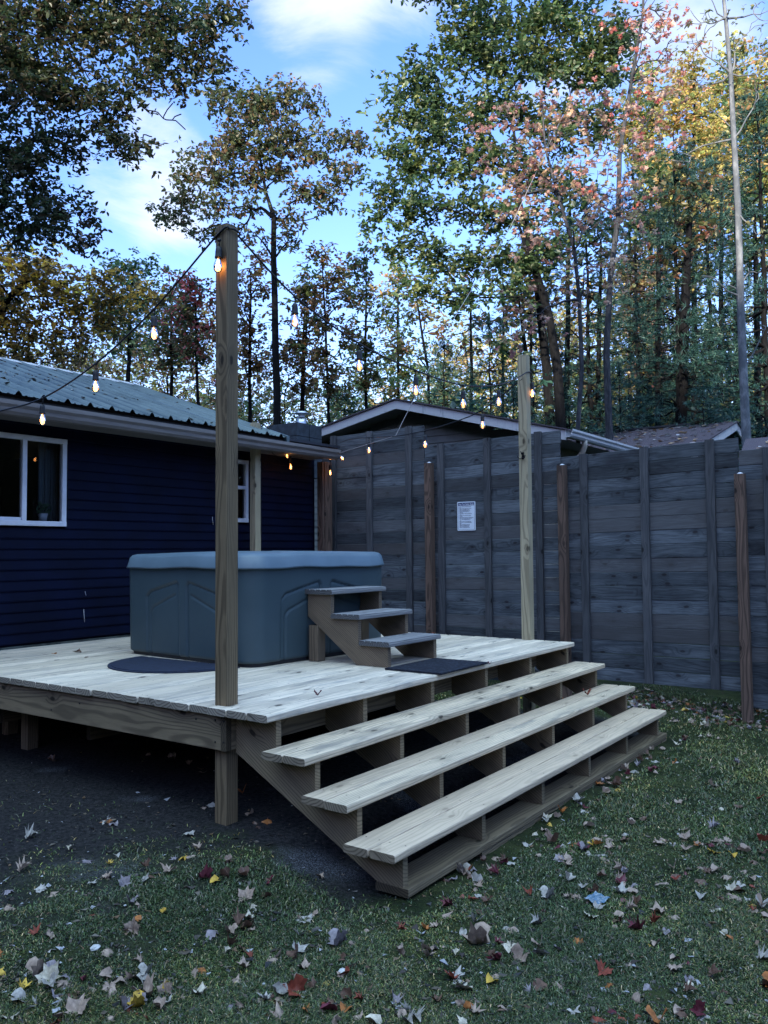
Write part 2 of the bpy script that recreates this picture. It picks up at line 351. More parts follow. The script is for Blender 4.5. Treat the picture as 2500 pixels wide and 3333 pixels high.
def mk_leaf(name, trans=.48, gain=1.0):
    M = MT(name); t = M.t; t.nodes.remove(M.b); a = M.attr('lc').outputs['Color']
    hs = M.n('ShaderNodeHueSaturation'); M.l(a, hs.inputs['Color']); hs.inputs['Value'].default_value = gain
    d = M.n('ShaderNodeBsdfDiffuse'); tr = M.n('ShaderNodeBsdfTranslucent'); g = M.n('ShaderNodeBsdfGlossy'); g.inputs['Roughness'].default_value = .45
    M.l(hs.outputs[0], d.inputs[0]); M.l(hs.outputs[0], tr.inputs[0]); m1 = M.n('ShaderNodeMixShader'); m1.inputs[0].default_value = trans
    M.l(d.outputs[0], m1.inputs[1]); M.l(tr.outputs[0], m1.inputs[2]); m2 = M.n('ShaderNodeMixShader'); m2.inputs[0].default_value = .05
    M.l(m1.outputs[0], m2.inputs[1]); M.l(g.outputs[0], m2.inputs[2]); M.l(m2.outputs[0], M.out.inputs[0]); return M.m
M_leaf = mk_leaf('living_foliage'); M_needle = mk_leaf('pine_needles', .2)
def mk_bark(name, a, b, sx=30):
    M = MT(name, .9, .2); g = M.geo(); f = M.noise(M.mapv(g, (sx, sx, 4)), 1, 5, .65); M.base(M.mix(M.rng(f, .40, .72), a, b)); M.bump(f, .9, .02); return M.m
M_bark = mk_bark('dark_bark', (.003, .0035, .005), (.010, .011, .014)); M_bark2 = mk_bark('grey_bark', (.030, .034, .042), (.085, .088, .098), 18)
M_birch = mk_bark('pale_birch_bark', (.10, .115, .135), (.24, .26, .29), 8)

H = .629
def S(t):
    t = np.clip(t, 0, 1); return t*t*(3-2*t)
def gz(x, y):
    x = np.asarray(x, float); y = np.asarray(y, float)
    return -.145*S(-y/.75+.12)-.03*S((x-3.2)/1.6)-.10*S((x-3.2)/1.6)*S((y+.4)/.8)+.010*np.sin(x*2.3+y*1.1)*np.sin(y*1.9-x*.7)

# ------------------------------------------------------------------ ground
def dirt(x, y):      # 1 where the ground is bare
    x = np.asarray(x, float); y = np.asarray(y, float)
    n = .35*np.sin(x*1.7+.6)*np.cos(y*2.1)+.22*np.sin(x*4.3+y*3.1)
    n2 = .18*np.sin(x*9.1+y*5.3)*np.cos(y*11.7-x*3.1)+.12*np.sin(x*19+y*23)
    a = S((y+.75+n*.7+n2*1.3+S((x+1.2)/1.5)*.25)/1.9)*S((x+3.1)/1.2+n)
    under = S((x+.35+n2*.4)/.45)*S((y+.74+n2*.15)/.2)*(x < 4.15)
    return np.clip(np.maximum(a*(x < 4.3), under), 0, 1)
def build_ground():
    gx = np.concatenate([np.linspace(-400, -12, 16), np.linspace(-10, 14, 400), np.linspace(16, 400, 16)]); gy = np.concatenate([np.linspace(-400, -10, 16), np.linspace(-8, 12, 340), np.linspace(14, 400, 16)])
    X, Y = np.meshgrid(gx, gy, indexing='ij'); Z = gz(X, Y)+RNG.normal(0, .0025, X.shape)*(abs(X) < 12)
    D = dirt(X, Y)
    V = np.stack([X, Y, Z], -1).reshape(-1, 3); a, b = len(gx), len(gy); i = (np.arange(a-1)[:, None]*b+np.arange(b-1)).ravel()
    me = arr_mesh('ground', V, np.stack([i, i+b, i+b+1, i+1], 1), True)
    at_ = me.attributes.new('dirt', 'FLOAT', 'POINT'); at_.data.foreach_set('value', D.ravel().astype(np.float32))
    M = MT('lawn_soil', .95, .1); g = M.geo(); d = M.attr('dirt').outputs['Fac']
    n1 = M.noise(g, 3.5, 6, .6); n2 = M.noise(g, 40, 6, .65); n3 = M.noise(g, 160, 4, .7)
    green = M.mix(M.rng(n1, .35, .65), (.014, .022, .009), (.038, .048, .018)); green = M.mix(M.rng(n2, .5, .7), green, (.018, .018, .014))
    soil = M.mix(M.rng(n2, .3, .7), (.007, .008, .010), (.034, .032, .034)); soil = M.mix(M.rng(n3, .63, .72), soil, (.20, .20, .22))
    sandy = M.rng(M.noise(g, 1.3, 3), .56, .66); soil = M.mix(M.math('MULTIPLY', sandy, M.rng(n3, .45, .62, 0, .8)), soil, (.15, .16, .19))
    M.base(M.mix(d, green, soil)); M.bump(n2, .9, .02); me.materials.append(M.m)
    o = link('ground', me); tag(o, kind='structure')
build_ground()

def build_shade_hill():                     # unseen rise added behind the camera to keep the low sun off the yard
    th = np.linspace(R(95), R(345), 210); rows = []
    prof = [(0, 0), (6, 9), (12, 18), (19, 25), (27, 28), (60, 10), (90, 0)]
    rr = []
    for (d, h) in prof:
        for q in th:
            nn = math.sin(q*9)*1.0+math.sin(q*23+1)*.8+math.sin(q*61+d)*.7
            rad = 48+d; hh = h*(1-.45*float(S((q-R(235))/R(30))))*(1+.38*float(S((R(189)-q)/R(8)))); rr.append((CAM[0]+rad*math.cos(q), CAM[1]+rad*math.sin(q), hh+(nn if h > 4 else 0)+(RNG.normal(0, .6) if h > 4 else -.3)))  # extra height on one side added to shade the left tree
    n = len(th); i = (np.arange(len(prof)-1)[:, None]*n+np.arange(n-1)).ravel()
    me = arr_mesh('added_shade_hill', np.array(rr), np.stack([i, i+n, i+n+1, i+1], 1), False)
    M = MT('added_shade_hillside', .95, .1); f = M.noise(M.geo(), .8, 6, .7); M.base(M.mix(M.rng(f, .3, .7), (.012, .018, .010), (.035, .030, .012))); M.bump(f, 1, .8); me.materials.append(M.m)
    tag(link('added_shade_hill', me), kind='structure')
build_shade_hill()

# ------------------------------------------------------------------ deck
def build_deck():
    d = thing('timber_deck', 'low square deck of pale weathered boards carrying the hot tub', 'deck', (0, 0, 0))
    m = MB()
    for k in range(27):
        y0 = k*.1455; y1 = y0+.140; x0 = rnd.uniform(-.006, .008); m.board((x0, (y0+y1)/2, H-.019), (3.946+rnd.uniform(-.01, .01), (y0+y1)/2, H-.019), .140, .038, r=.008)
    dk = m.build('decking', M_deck, d); sc_ = MB()
    for k in range(27):
        for j in range(11):
            for o_ in (-.045, .045):
                x = .06+j*.386+rnd.uniform(-.006, .006); y = k*.1455+.07+o_+rnd.uniform(-.006, .006); sc_.add([(x+.0045*math.cos(q*1.047), y+.0045*math.sin(q*1.047), H+.0012) for q in range(6)], [tuple(range(6))])
    tag(sc_.build('screws', M_hook, d), kind='stuff')
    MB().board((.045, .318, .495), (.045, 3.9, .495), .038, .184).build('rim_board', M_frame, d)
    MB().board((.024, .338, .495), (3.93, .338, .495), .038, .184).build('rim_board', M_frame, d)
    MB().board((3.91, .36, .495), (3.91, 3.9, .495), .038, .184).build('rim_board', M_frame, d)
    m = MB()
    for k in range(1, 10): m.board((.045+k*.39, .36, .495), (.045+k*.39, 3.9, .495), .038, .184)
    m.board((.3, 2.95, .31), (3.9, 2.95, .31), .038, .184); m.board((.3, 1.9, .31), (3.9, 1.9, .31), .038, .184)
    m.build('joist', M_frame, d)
    for (x, y, z) in ((.066, .359, 3.262), (3.895, .402, 3.272), (3.70, 3.68, 2.93)):
        p = MB(); p.board((x+.0445, y+.0445, -.3), (x+.0445, y+.0445, z-.006), .089, .089, (1, 0, 0), r=.006)
        p.board((x+.0445, y+.0445, z-.012), (x+.0445, y+.0445, z+.004), .080, .080, (1, 0, 0), r=.01, bv=p.bv[0])
        p.build('post', M_post3 if (x > 3.8 or y > 3) else M_post, d)
    for (x, y) in ((.47, 2.86), (.69, 3.5), (2.2, 1.9), (2.2, 2.95), (3.86, 1.9)):
        MB().board((x, y, -.25), (x, y, .40), .089, .089, (1, 0, 0)).build('support_post', M_frame, d)
    for (y, z) in ((.40, .56), (.40, .445), (2.62, .56), (2.62, .50), (2.62, .44), (.335, .56), (.335, .45), (.55, .55), (1.6, .53), (1.9, .46)):
        MB().lathe([(.0, -.001), (.006, -.001), (.006, .001), (0, .0015)], (.0245, y, z), 8, Matrix.Rotation(-math.pi/2, 3, 'Y')).build('screw', M_hook, d)
build_deck()

def build_stairs():
    s = thing('wide_steps', 'full width open timber steps of three pale treads down to the grass', 'steps', (1.97, -.3, -.05))
    rise, run = .1766, .2607
    for i in range(1, 4):
        z = H-i*rise-.019; y = -i*run; m = MB()
        for k in (0, 1): m.board((-.0127+rnd.uniform(-.006, .004), y+.070+k*.1455, z), (4.0+rnd.uniform(-.01, .01), y+.070+k*.1455, z), .140, .038, r=.008)
        td = m.build('tread', M_tread, s)
        for q in range(6):
            for k in (0, 1):
                for o_ in (-.04, .04):
                    x = .12+q*.748+rnd.uniform(-.006, .006); yy = y+.070+k*.1455+o_+rnd.uniform(-.006, .006)
                    MB().add([(x+.0045*math.cos(a*1.047), yy+.0045*math.sin(a*1.047), z+.0202) for a in range(6)], [tuple(range(6))]).build('screw', M_hook, td)
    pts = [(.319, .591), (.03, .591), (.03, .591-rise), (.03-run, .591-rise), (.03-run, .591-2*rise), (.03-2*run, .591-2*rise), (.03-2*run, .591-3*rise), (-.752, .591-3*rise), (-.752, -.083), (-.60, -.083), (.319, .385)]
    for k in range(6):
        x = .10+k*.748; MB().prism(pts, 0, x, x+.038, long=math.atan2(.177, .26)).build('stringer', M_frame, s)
    m = MB(); m.board((.095, -.692, -.1035), (3.99, -.692, -.1035), .184, .038, r=.005); m.board((.8, -.684, -.143), (4.0, -.684, -.143), .184, .038, r=.005)
    m.build('base_plank', M_frame, s)
build_stairs()

# ------------------------------------------------------------------ hot tub
TX0, TX1, TY0, TY1 = 1.165, 2.675, 1.255, 2.83
def ring(x0, x1, y0, y1, r, n=12, ds=.012):
    P = []; Nn = []
    cs = [(x1-r, y1-r, 0), (x0+r, y1-r, 90), (x0+r, y0+r, 180), (x1-r, y0+r, 270)]
    for j, (cx, cy, a) in enumerate(cs):
        for k in range(n+1):
            th = R(a+90*k/n); P.append((cx+r*math.cos(th), cy+r*math.sin(th))); Nn.append((math.cos(th), math.sin(th)))
        nx, ny, na = cs[(j+1) % 4]; a1 = R(a+90); p = np.array(P[-1]); q = np.array((nx+r*math.cos(a1), ny+r*math.sin(a1)))
        m = max(2, int(np.linalg.norm(q-p)/ds))
        for k in range(1, m): P.append(tuple(p+(q-p)*k/m)); Nn.append((math.cos(a1), math.sin(a1)))
    return np.array(P), np.array(Nn)
def segd(px, py, ax, ay, bx, by):
    vx, vy = bx-ax, by-ay; t = np.clip(((px-ax)*vx+(py-ay)*vy)/(vx*vx+vy*vy), 0, 1); return np.hypot(px-ax-vx*t, py-ay-vy*t)
def tubdepth(u, z):
    """u: distance from the middle of the face, signed; panels mirrored about a flat pillar"""
    a = abs(u)
    lines_o = [((.055, .64), (.055, 1.205)), ((.055, 1.205), (.075, 1.225)), ((.075, 1.225), (.42, 1.145)), ((.42, 1.145), (.465, 1.105)), ((.465, 1.105), (.465, .64))]
    lines_i = [((.10, 1.125), (.39, 1.02)), ((.39, 1.02), (.42, .985)), ((.42, .985), (.425, .66))]
    d = np.full(a.shape, 9.)
    for p, q in lines_o+lines_i: d = np.minimum(d, segd(a, z, p[0], p[1], q[0], q[1]))
    groove = -.011*np.exp(-(d/.008)**2)
    top = np.interp(a, [.055, .075, .42, .465], [1.205, 1.225, 1.145, 1.105])
    inside = (a > .055) & (a < .465) & (z < top)
    top2 = np.interp(a, [.10, .39, .42], [1.125, 1.02, .985]); inner = (a < .42) & (a > .055) & (z < top2)
    return groove-.010*inside+.003*inner*0
def build_tub():
    t = thing('hot_tub', 'square slate blue hot tub with rounded corners under a vinyl cover', 'hot tub', (TX0, TY0, H))
    P, Nn = ring(TX0, TX1, TY0, TY1, .13, 16, .010); zs = np.concatenate([[.655, .66], np.arange(.668, 1.345, .010)])
    cx, cy = (TX0+TX1)/2, (TY0+TY1)/2; V = []
    for z in zs:
        fl = .012*(z-.66)/.7 - (.012 if z < .657 else 0)+(.006*max(0, (.67-z)/.01) if z > .657 else 0)*-1
        u = np.where(abs(Nn[:, 0]) > abs(Nn[:, 1]), P[:, 1]-cy, P[:, 0]-cx); flat = np.maximum(abs(Nn[:, 0]), abs(Nn[:, 1])) > .999
        dd = np.where(flat, tubdepth(u, np.full(len(u), z)), 0)
        Q = P+Nn*(fl+dd)[:, None]; V.append(np.column_stack([Q, np.full(len(Q), z)]))
    n = len(P); V = np.concatenate(V); F = []
    i = np.arange(len(zs)-1)[:, None]*n; k = np.arange(n); F = np.stack([(i+k).ravel(), (i+(k+1) % n).ravel(), (i+n+(k+1) % n).ravel(), (i+n+k).ravel()], 1)
    link('shell', arr_mesh('shell', V, F, True), M_tub, t)
    b = MB(); pb, _ = ring(TX0+.02, TX1-.02, TY0+.02, TY1-.02, .12, 8, .3); b.prism([tuple(p) for p in pb], 2, H+.002, .66); b.build('base', M_tubbase, t)
    # cover: rises slightly to the middle, skirt flares out
    rows = []; 
    for (off, z, rad) in ((.018, 1.338, .16), (.038, 1.332, .17), (.034, 1.345, .17), (.012, 1.418, .16), (-.010, 1.438, .15), (-.045, 1.446, .13), (-.20, 1.452, .10), (-.45, 1.458, .08)):
        Q, NQ = ring(TX0, TX1, TY0, TY1, .135, 14, .05); cen = np.array([cx, cy])
        QQ = Q+NQ*off if off > -.1 else cen+(Q-cen)*(1+off/.75)
        wob = .004*np.sin(Q[:, 0]*5.1+Q[:, 1]*4.3)+.003*np.sin(Q[:, 0]*13+Q[:, 1]*9)
        rows.append(np.column_stack([QQ, z+wob]))
    n = len(rows[0]); V = np.concatenate(rows); i = np.arange(len(rows)-1)[:, None]*n; k = np.arange(n)
    F = np.stack([(i+k).ravel(), (i+(k+1) % n).ravel(), (i+n+(k+1) % n).ravel(), (i+n+k).ravel()], 1)
    link('cover', arr_mesh('cover', V, [F, np.array([np.arange(n)+(len(rows)-1)*n])], True), M_cover, t)
    t.rotation_euler = (0, 0, R(-4.3))
build_tub()

def build_tubsteps():
    s = thing('tub_steps', 'small three tread grey timber stair leaning up to the hot tub', 'steps', (2.05, .85, H))
    z0 = H+.003
    pts = [(.47, z0), (.47, .776), (.73, .776), (.73, .957), (.985, .957), (.985, 1.132), (1.115, 1.132), (1.115, 1.06), (1.115, .966), (1.02, .90), (.75, z0)]
    # side boards climb from the mat to the tub
    pts = [(.468, z0), (.468, .774), (.729, .774), (.729, .957), (.982, .957), (.982, 1.132), (1.205, 1.132), (1.205, .966), (.745, z0)]
    for x in (1.722, 2.335): MB().prism(pts, 0, x, x+.038, long=math.atan2(.18, .26)).build('stringer', M_step, s)
    for (yf, z) in ((.44, .812), (.70, .995), (.954, 1.170)):
        m = MB(); dep = .268; n = 5; w = dep/n
        # a tread is a board with routed grooves: narrow ridges on one slab
        m.board((1.700, yf+dep/2, z-.0225), (2.395, yf+dep/2, z-.0225), dep, .028, r=.006)
        for k in range(n): m.board((1.6995, yf+w*(k+.5), z-.005), (2.3955, yf+w*(k+.5), z-.005), w*.80, .010, r=.003, bv=.5)
        m.build('tread', M_steptop, s)
    for x in (1.752, 2.31):
        MB().board((x+.0, 1.142, z0), (x+.0, 1.142, .90), .089, .089, (1, 0, 0)).build('leg', M_step, s)
build_tubsteps()
def mats():
    m = MB(); m.board((1.63, .20, H+.008), (2.285, .20, H+.008), .46, .012, r=.004)
    tag(m.build('door_mat', M_mat), 'black ribbed rectangular mat at the foot of the tub stair', 'mat')
    pts = [(1.16+.57*math.cos(R(90+180*k/40)), 1.92+.56*math.sin(R(90+180*k/40))) for k in range(41)]
    q = [(1.20+(p[0]-1.2)*.955, 1.92+(p[1]-1.92)*.955) for p in pts]
    m = MB(); m.prism(pts, 2, H+.002, H+.009); m.prism(q, 2, H+.009, H+.013)
    tag(m.build('half_round_mat', plain('dark_blue_rubber', (.010, .016, .038), .7, nscale=30, namt=.4, bump=.8, bscale=90)), 'dark half round rubber mat beside the left side of the tub', 'mat')
mats()

# ------------------------------------------------------------------ house
YW = 3.945; EXPO = .0925
def build_house():
    h = thing('navy_house', 'single storey house with navy lap siding and ribbed metal roof', 'house', (1.0, 5.5, 0))
    wins = [(-1.2, 1.458, 1.705, 2.515), (3.47, 3.826, 1.80, 2.52)]
    z = .665; m = MB(); x0, x1 = -6., 4.99
    while z < 2.62:
        z2 = z+EXPO; cuts = [(x0, x1)]
        for (a, b, c, d) in wins:
            if z2 > c+.001 and z < d-.001:
                cuts = [q for s_ in cuts for q in ((s_[0], min(s_[1], a)), (max(s_[0], b), s_[1])) if q[1] > q[0]+.01]
        for (a, b) in cuts:
            m.add([(a, YW-.014, z), (b, YW-.014, z), (b, YW-.0155, z+.012), (a, YW-.0155, z+.012), (b, YW-.002, z2), (a, YW-.002, z2), (a, YW+.004, z), (b, YW+.004, z)], [(0, 1, 2, 3), (3, 2, 4, 5), (6, 7, 1, 0)])
        z = z2
    for (a, b, c, d) in [(x0, x1, .60, .665)]: pass
    bx = MB(); t = YW+.02
    bx.box((x0, t, .6), (-1.2, t+.1, 2.66)); bx.box((-1.2, t, .6), (1.458, t+.1, 1.705)); bx.box((-1.2, t, 2.515), (1.458, t+.1, 2.66)); bx.box((1.458, t, .6), (3.47, t+.1, 2.66))
    bx.box((3.47, t, .6), (3.826, t+.1, 1.80)); bx.box((3.47, t, 2.52), (3.826, t+.1, 2.66)); bx.box((3.826, t, .6), (4.99, t+.1, 2.66))
    bx.box((4.985, YW+.02, -.2), (4.99+.08, 9.0, 2.66)); bx.box((x0, 9.0, -.2), (5.07, 9.1, 2.66)); bx.box((x0-.1, YW, -.2), (x0, 9.1, 2.66))
    wl = m.build('siding', M_siding, h); bx.build('wall', M_siding, h)
    MB().box((x0, YW-.004, -.3), (4.99, YW+.1, .645)).build('foundation', M_conc, h)
    # windows: frame, mullion, panes
    def win(a, b, c, d, mull=None, vert=True):
        f = MB(); w = .045; y0, y1 = YW-.035, YW+.02
        f.box((a, y0, c), (b, y1, c+w)); f.box((a, y0, d-w), (b, y1, d)); f.box((a, y0+.002, c+w), (a+w, y1, d-w)); f.box((b-w, y0+.002, c+w), (b, y1, d-w))
        for q in mull or []:
            if vert: f.box((q-.022, y0+.003, c+w), (q+.022, y1, d-w))
            else: f.box((a+w, y0+.003, q-.02), (b-w, y1, q+.02))
        if vert and mull: f.box((a+w, y0+.022, c+w), (mull[-1]-.022, y0+.05, c+w+.03))
        o = f.build('window', M_white, h)
        g = MB(); g.add([(a+w, YW-.004, c+w), (b-w, YW-.004, c+w), (b-w, YW-.004, d-w), (a+w, YW-.004, d-w)], [(0, 1, 2, 3)]); g.build('pane', M_pane, o)
        return o
    win(-1.2, 1.458, 1.705, 2.515, (-.1, 1.04)); win(3.47, 3.826, 1.80, 2.52, (2.2,), False)
    # the room behind the window
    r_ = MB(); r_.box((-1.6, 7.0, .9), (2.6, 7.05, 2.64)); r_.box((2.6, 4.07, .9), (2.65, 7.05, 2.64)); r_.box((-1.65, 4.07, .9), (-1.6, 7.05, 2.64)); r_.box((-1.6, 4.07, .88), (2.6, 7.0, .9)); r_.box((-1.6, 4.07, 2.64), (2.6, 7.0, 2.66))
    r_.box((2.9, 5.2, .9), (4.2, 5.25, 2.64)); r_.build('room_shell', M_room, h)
    c = MB(); 
    for k in range(7): c.tube([(1.30+k*.03, 4.10+.01*(k % 2), 1.70), (1.30+k*.03, 4.10+.01*(k % 2), 2.55)], .018, 6)
    c.build('curtain', M_curt, h)
    # eave: soffit, fascia, gutter
    MB().box((x0, 3.53, 2.625), (4.95, YW-.01, 2.640)).build('soffit', M_soffit, h)
    g = MB(); prof = [(3.545, 2.705), (3.545, 2.600), (3.475, 2.600), (3.455, 2.625), (3.452, 2.655), (3.432, 2.680), (3.432, 2.715), (3.440, 2.715), (3.440, 2.684), (3.460, 2.658), (3.463, 2.628), (3.480, 2.608), (3.537, 2.608), (3.537, 2.705)]
    g.prism(prof, 0, -6.1, 4.96); g.build('gutter', M_gutter, h)
    # ribbed steel roof, main part
    ye, ze, yr, zr = 3.50, 2.775, 6.25, 3.72; xr0, xr1 = -6.2, 4.02; sl = (zr-ze)/(yr-ye)
    def corr(x):
        u = (x % .229); return .040*max(0., 1-abs(u-.04)/.03)**.6 if abs(u-.04) < .03 else (.007 if .10 < u < .12 or .165 < u < .185 else 0)
    xs = []; q = -6.2
    while q < xr1:
        b_ = math.floor(q/.229)*.229
        q += .01
        xs.append(q)
    xs = np.array(xs); hz = np.array([corr(x) for x in xs]); V = []
    for (y, z) in ((ye, ze), (yr, zr), (9.2, 2.66)): V.append(np.column_stack([xs, np.full(len(xs), y), z+hz]))
    n = len(xs); V = np.concatenate(V); i = (np.arange(2)[:, None]*n+np.arange(n-1)).ravel()
    rf = link('roof', arr_mesh('roof', V, np.stack([i, i+1, i+n+1, i+n], 1), False), M_roof, h)
    rc = MB(); rc.prism([(yr-.13, zr-.045+.03), (yr, zr+.035), (yr+.13, zr-.02), (yr+.13, zr-.035), (yr, zr+.022), (yr-.13, zr-.055+.03)], 0, xr0, xr1+.03); rc.build('ridge_cap', M_fascia, rf)
    rk = MB(); rk.prism([(ye-.01, ze+.022), (yr, zr+.026), (yr, zr-.09), (ye-.01, ze-.09)], 0, xr1+.0, xr1+.045); rk.build('rake_trim', M_roof, rf)
    u_ = MB(); u_.box((xr0, 3.545, 2.645), (4.95, 3.565, 2.770)); u_.add([(xr0, 3.49, 2.768), (4.0, 3.49, 2.768), (4.0, 3.94, 2.765), (xr0, 3.94, 2.765)], [(0, 1, 2, 3)]); u_.build('fascia', M_dark, h)
    gb = MB(); gb.prism([(3.9, 2.6), (3.9, ze+sl*.35), (yr, zr-.05), (9.1, 2.66)], 0, 3.90, 3.97); gb.build('gable_wall', M_siding, h)
    # low roof over the end of the house
    lo = MB(); lo.prism([(3.50, 2.745), (3.50, 2.775), (6.8, 2.93), (6.8, 2.88)], 0, 4.07, 5.02); lo.build('low_roof', M_dark, h)
    # scuffs on the siding
    for (x, y, L_) in ((459, 1125, .045), (181, 1330, .06), (184, 1282, .02)):
        p = on(x, y, 1, YW-.02); MB().tube([(p[0], YW-.018, p[2]+L_), (p[0]+.004, YW-.019, p[2]), (p[0]+.012, YW-.018, p[2]-L_)], .0022, 5).build('scuff_mark', M_white, h)
    # chimney behind the ridge line
    c = on(638, 945, 1, 5.3); ch = MB()
    for k in range(4):
        z = c[2]-.62+k*.2; ch.box((c[0]-.28, c[1]-.28, z), (c[0]-.012, c[1]+.28, z+.192)); ch.box((c[0]+.0, c[1]-.28, z), (c[0]+.28, c[1]+.28, z+.192))
    ch.box((c[0]-.0, c[1]-.12, c[2]+.175), (c[0]+.24, c[1]+.12, c[2]+.202))
    co = ch.build('chimney', M_block, h)
    v = MB(); v.lathe([(.075, 0), (.075, .10), (.05, .10), (.05, .16), (.11, .165), (.115, .175), (.06, .205), (0, .215)], (c[0]+.12, c[1]-.02, c[2]+.202), 16); v.build('flue_cap', M_steel, co)
    # corner post of the house end
    return h
build_house()
def house_bits():
    m = MB(); m.board((5.06, 3.83, -.1), (5.06, 3.83, 2.60), .089, .089, (1, 0, 0)); m.board((5.12, 3.79, -.1), (5.12, 3.79, 2.60), .04, .14, (1, 0, 0))
    tag(m.build('corner_post', M_brown), 'brown timber post in the corner between house eave and fence', 'post')
    p = (1.30, 4.045, 1.75); t = thing('potted_plant', 'small leafy plant in a white pot inside the house window', 'potted plant', p)
    MB().lathe([(0, 0), (.032, 0), (.045, .075), (.040, .075), (.030, .01)], p, 16).build('pot', M_pot, t)
    V = []; F = []
    for k in range(46):
        a = rnd.uniform(0, 6.28); el = rnd.uniform(.2, 1.4); L_ = rnd.uniform(.05, .11); c = Vector(p)+Vector((math.cos(a)*math.cos(el), math.sin(a)*math.cos(el)*.5, math.sin(el)))*L_+Vector((0, 0, .07))
        d = Vector((rnd.uniform(-1, 1), rnd.uniform(-.4, .4), rnd.uniform(-.3, .6))).normalized()*.022; w = d.cross(Vector((0, 1, .3))).normalized()*.012
        i = len(V); V += [c-d, c+w, c+d, c-w]; F.append((i, i+1, i+2, i+3))
    MB().add(V, F).build('leaves', M_plant, t)
house_bits()

# ------------------------------------------------------------------ fence
FX = 5.38
def build_fence():
    f = thing('privacy_fence', 'tall grey brown privacy fence of horizontal boards stepping down to the right', 'fence', (FX, 1.0, -.1))
    # (y left, y right, z top left, z top right, z bottom, battens)
    P = [(3.94, 2.475, 2.965, 2.985, -.02, (3.875, 3.29, 2.69)), (2.470, .712, 2.725, 2.765, -.02, (2.228, 1.604, .966)), (.706, -1.112, 2.462, 2.525, .085, (.443, -.209, -.854)), (-1.118, -2.95, 2.395, 2.42, -.06, (-1.375, -2.1, -2.8))]
    for pi, (ya, yb, za, zb, z0, bat) in enumerate(P):
        m = MB(); z = z0; n = int(round((za-z0)/.142)); step = (za-z0)/n; k = 0; tilt = (zb-za)
        for k in range(n):
            gap = rnd.choice([.002, .0025, .003, .004, .005]); zc = z0+step*(k+.5); x = FX+rnd.uniform(-.005, .005); tl = tilt*(k+1)/n if k > n-5 else tilt*.25*(k/n)
            m.board((x, ya+rnd.uniform(-.004, .004), zc-.0+0), (x, yb+rnd.uniform(-.004, .004), zc+tilt*(k/n)), .019, (step+(tilt/n)*.5)-gap, (0, 0, 1), r=.0065)
        m.build('panel', M_fence, f)
        for b in bat:
            zt = np.interp(b, [yb, ya], [zb, za])
            MB().board((FX-.030, b, z0+.01), (FX-.030, b, zt+.005), .089 if False else .085, .038, (1, 0, 0), r=.005).build('batten', M_batten, f)
    for (x, yt, xb) in ((1396, 1508, 0), (1829, 1515, 0), (2408, 1543, 0)):
        px = x/KF; p = on(px, yt/KF, 0, FX-.10)
        q = MB(); q.board((FX-.10, p[1]-.01, -.35), (FX-.10, p[1], p[2]), .092, .092, (1, 0, 0), r=.010); o = q.build('post', M_brown, f)
        c = MB(); c.lathe([(.028, 0), (.028, .006), (.012, .016), (0, .018)], (FX-.09, p[1], p[2]+.001), 8); c.build('post_cap', M_white, o)
build_fence()
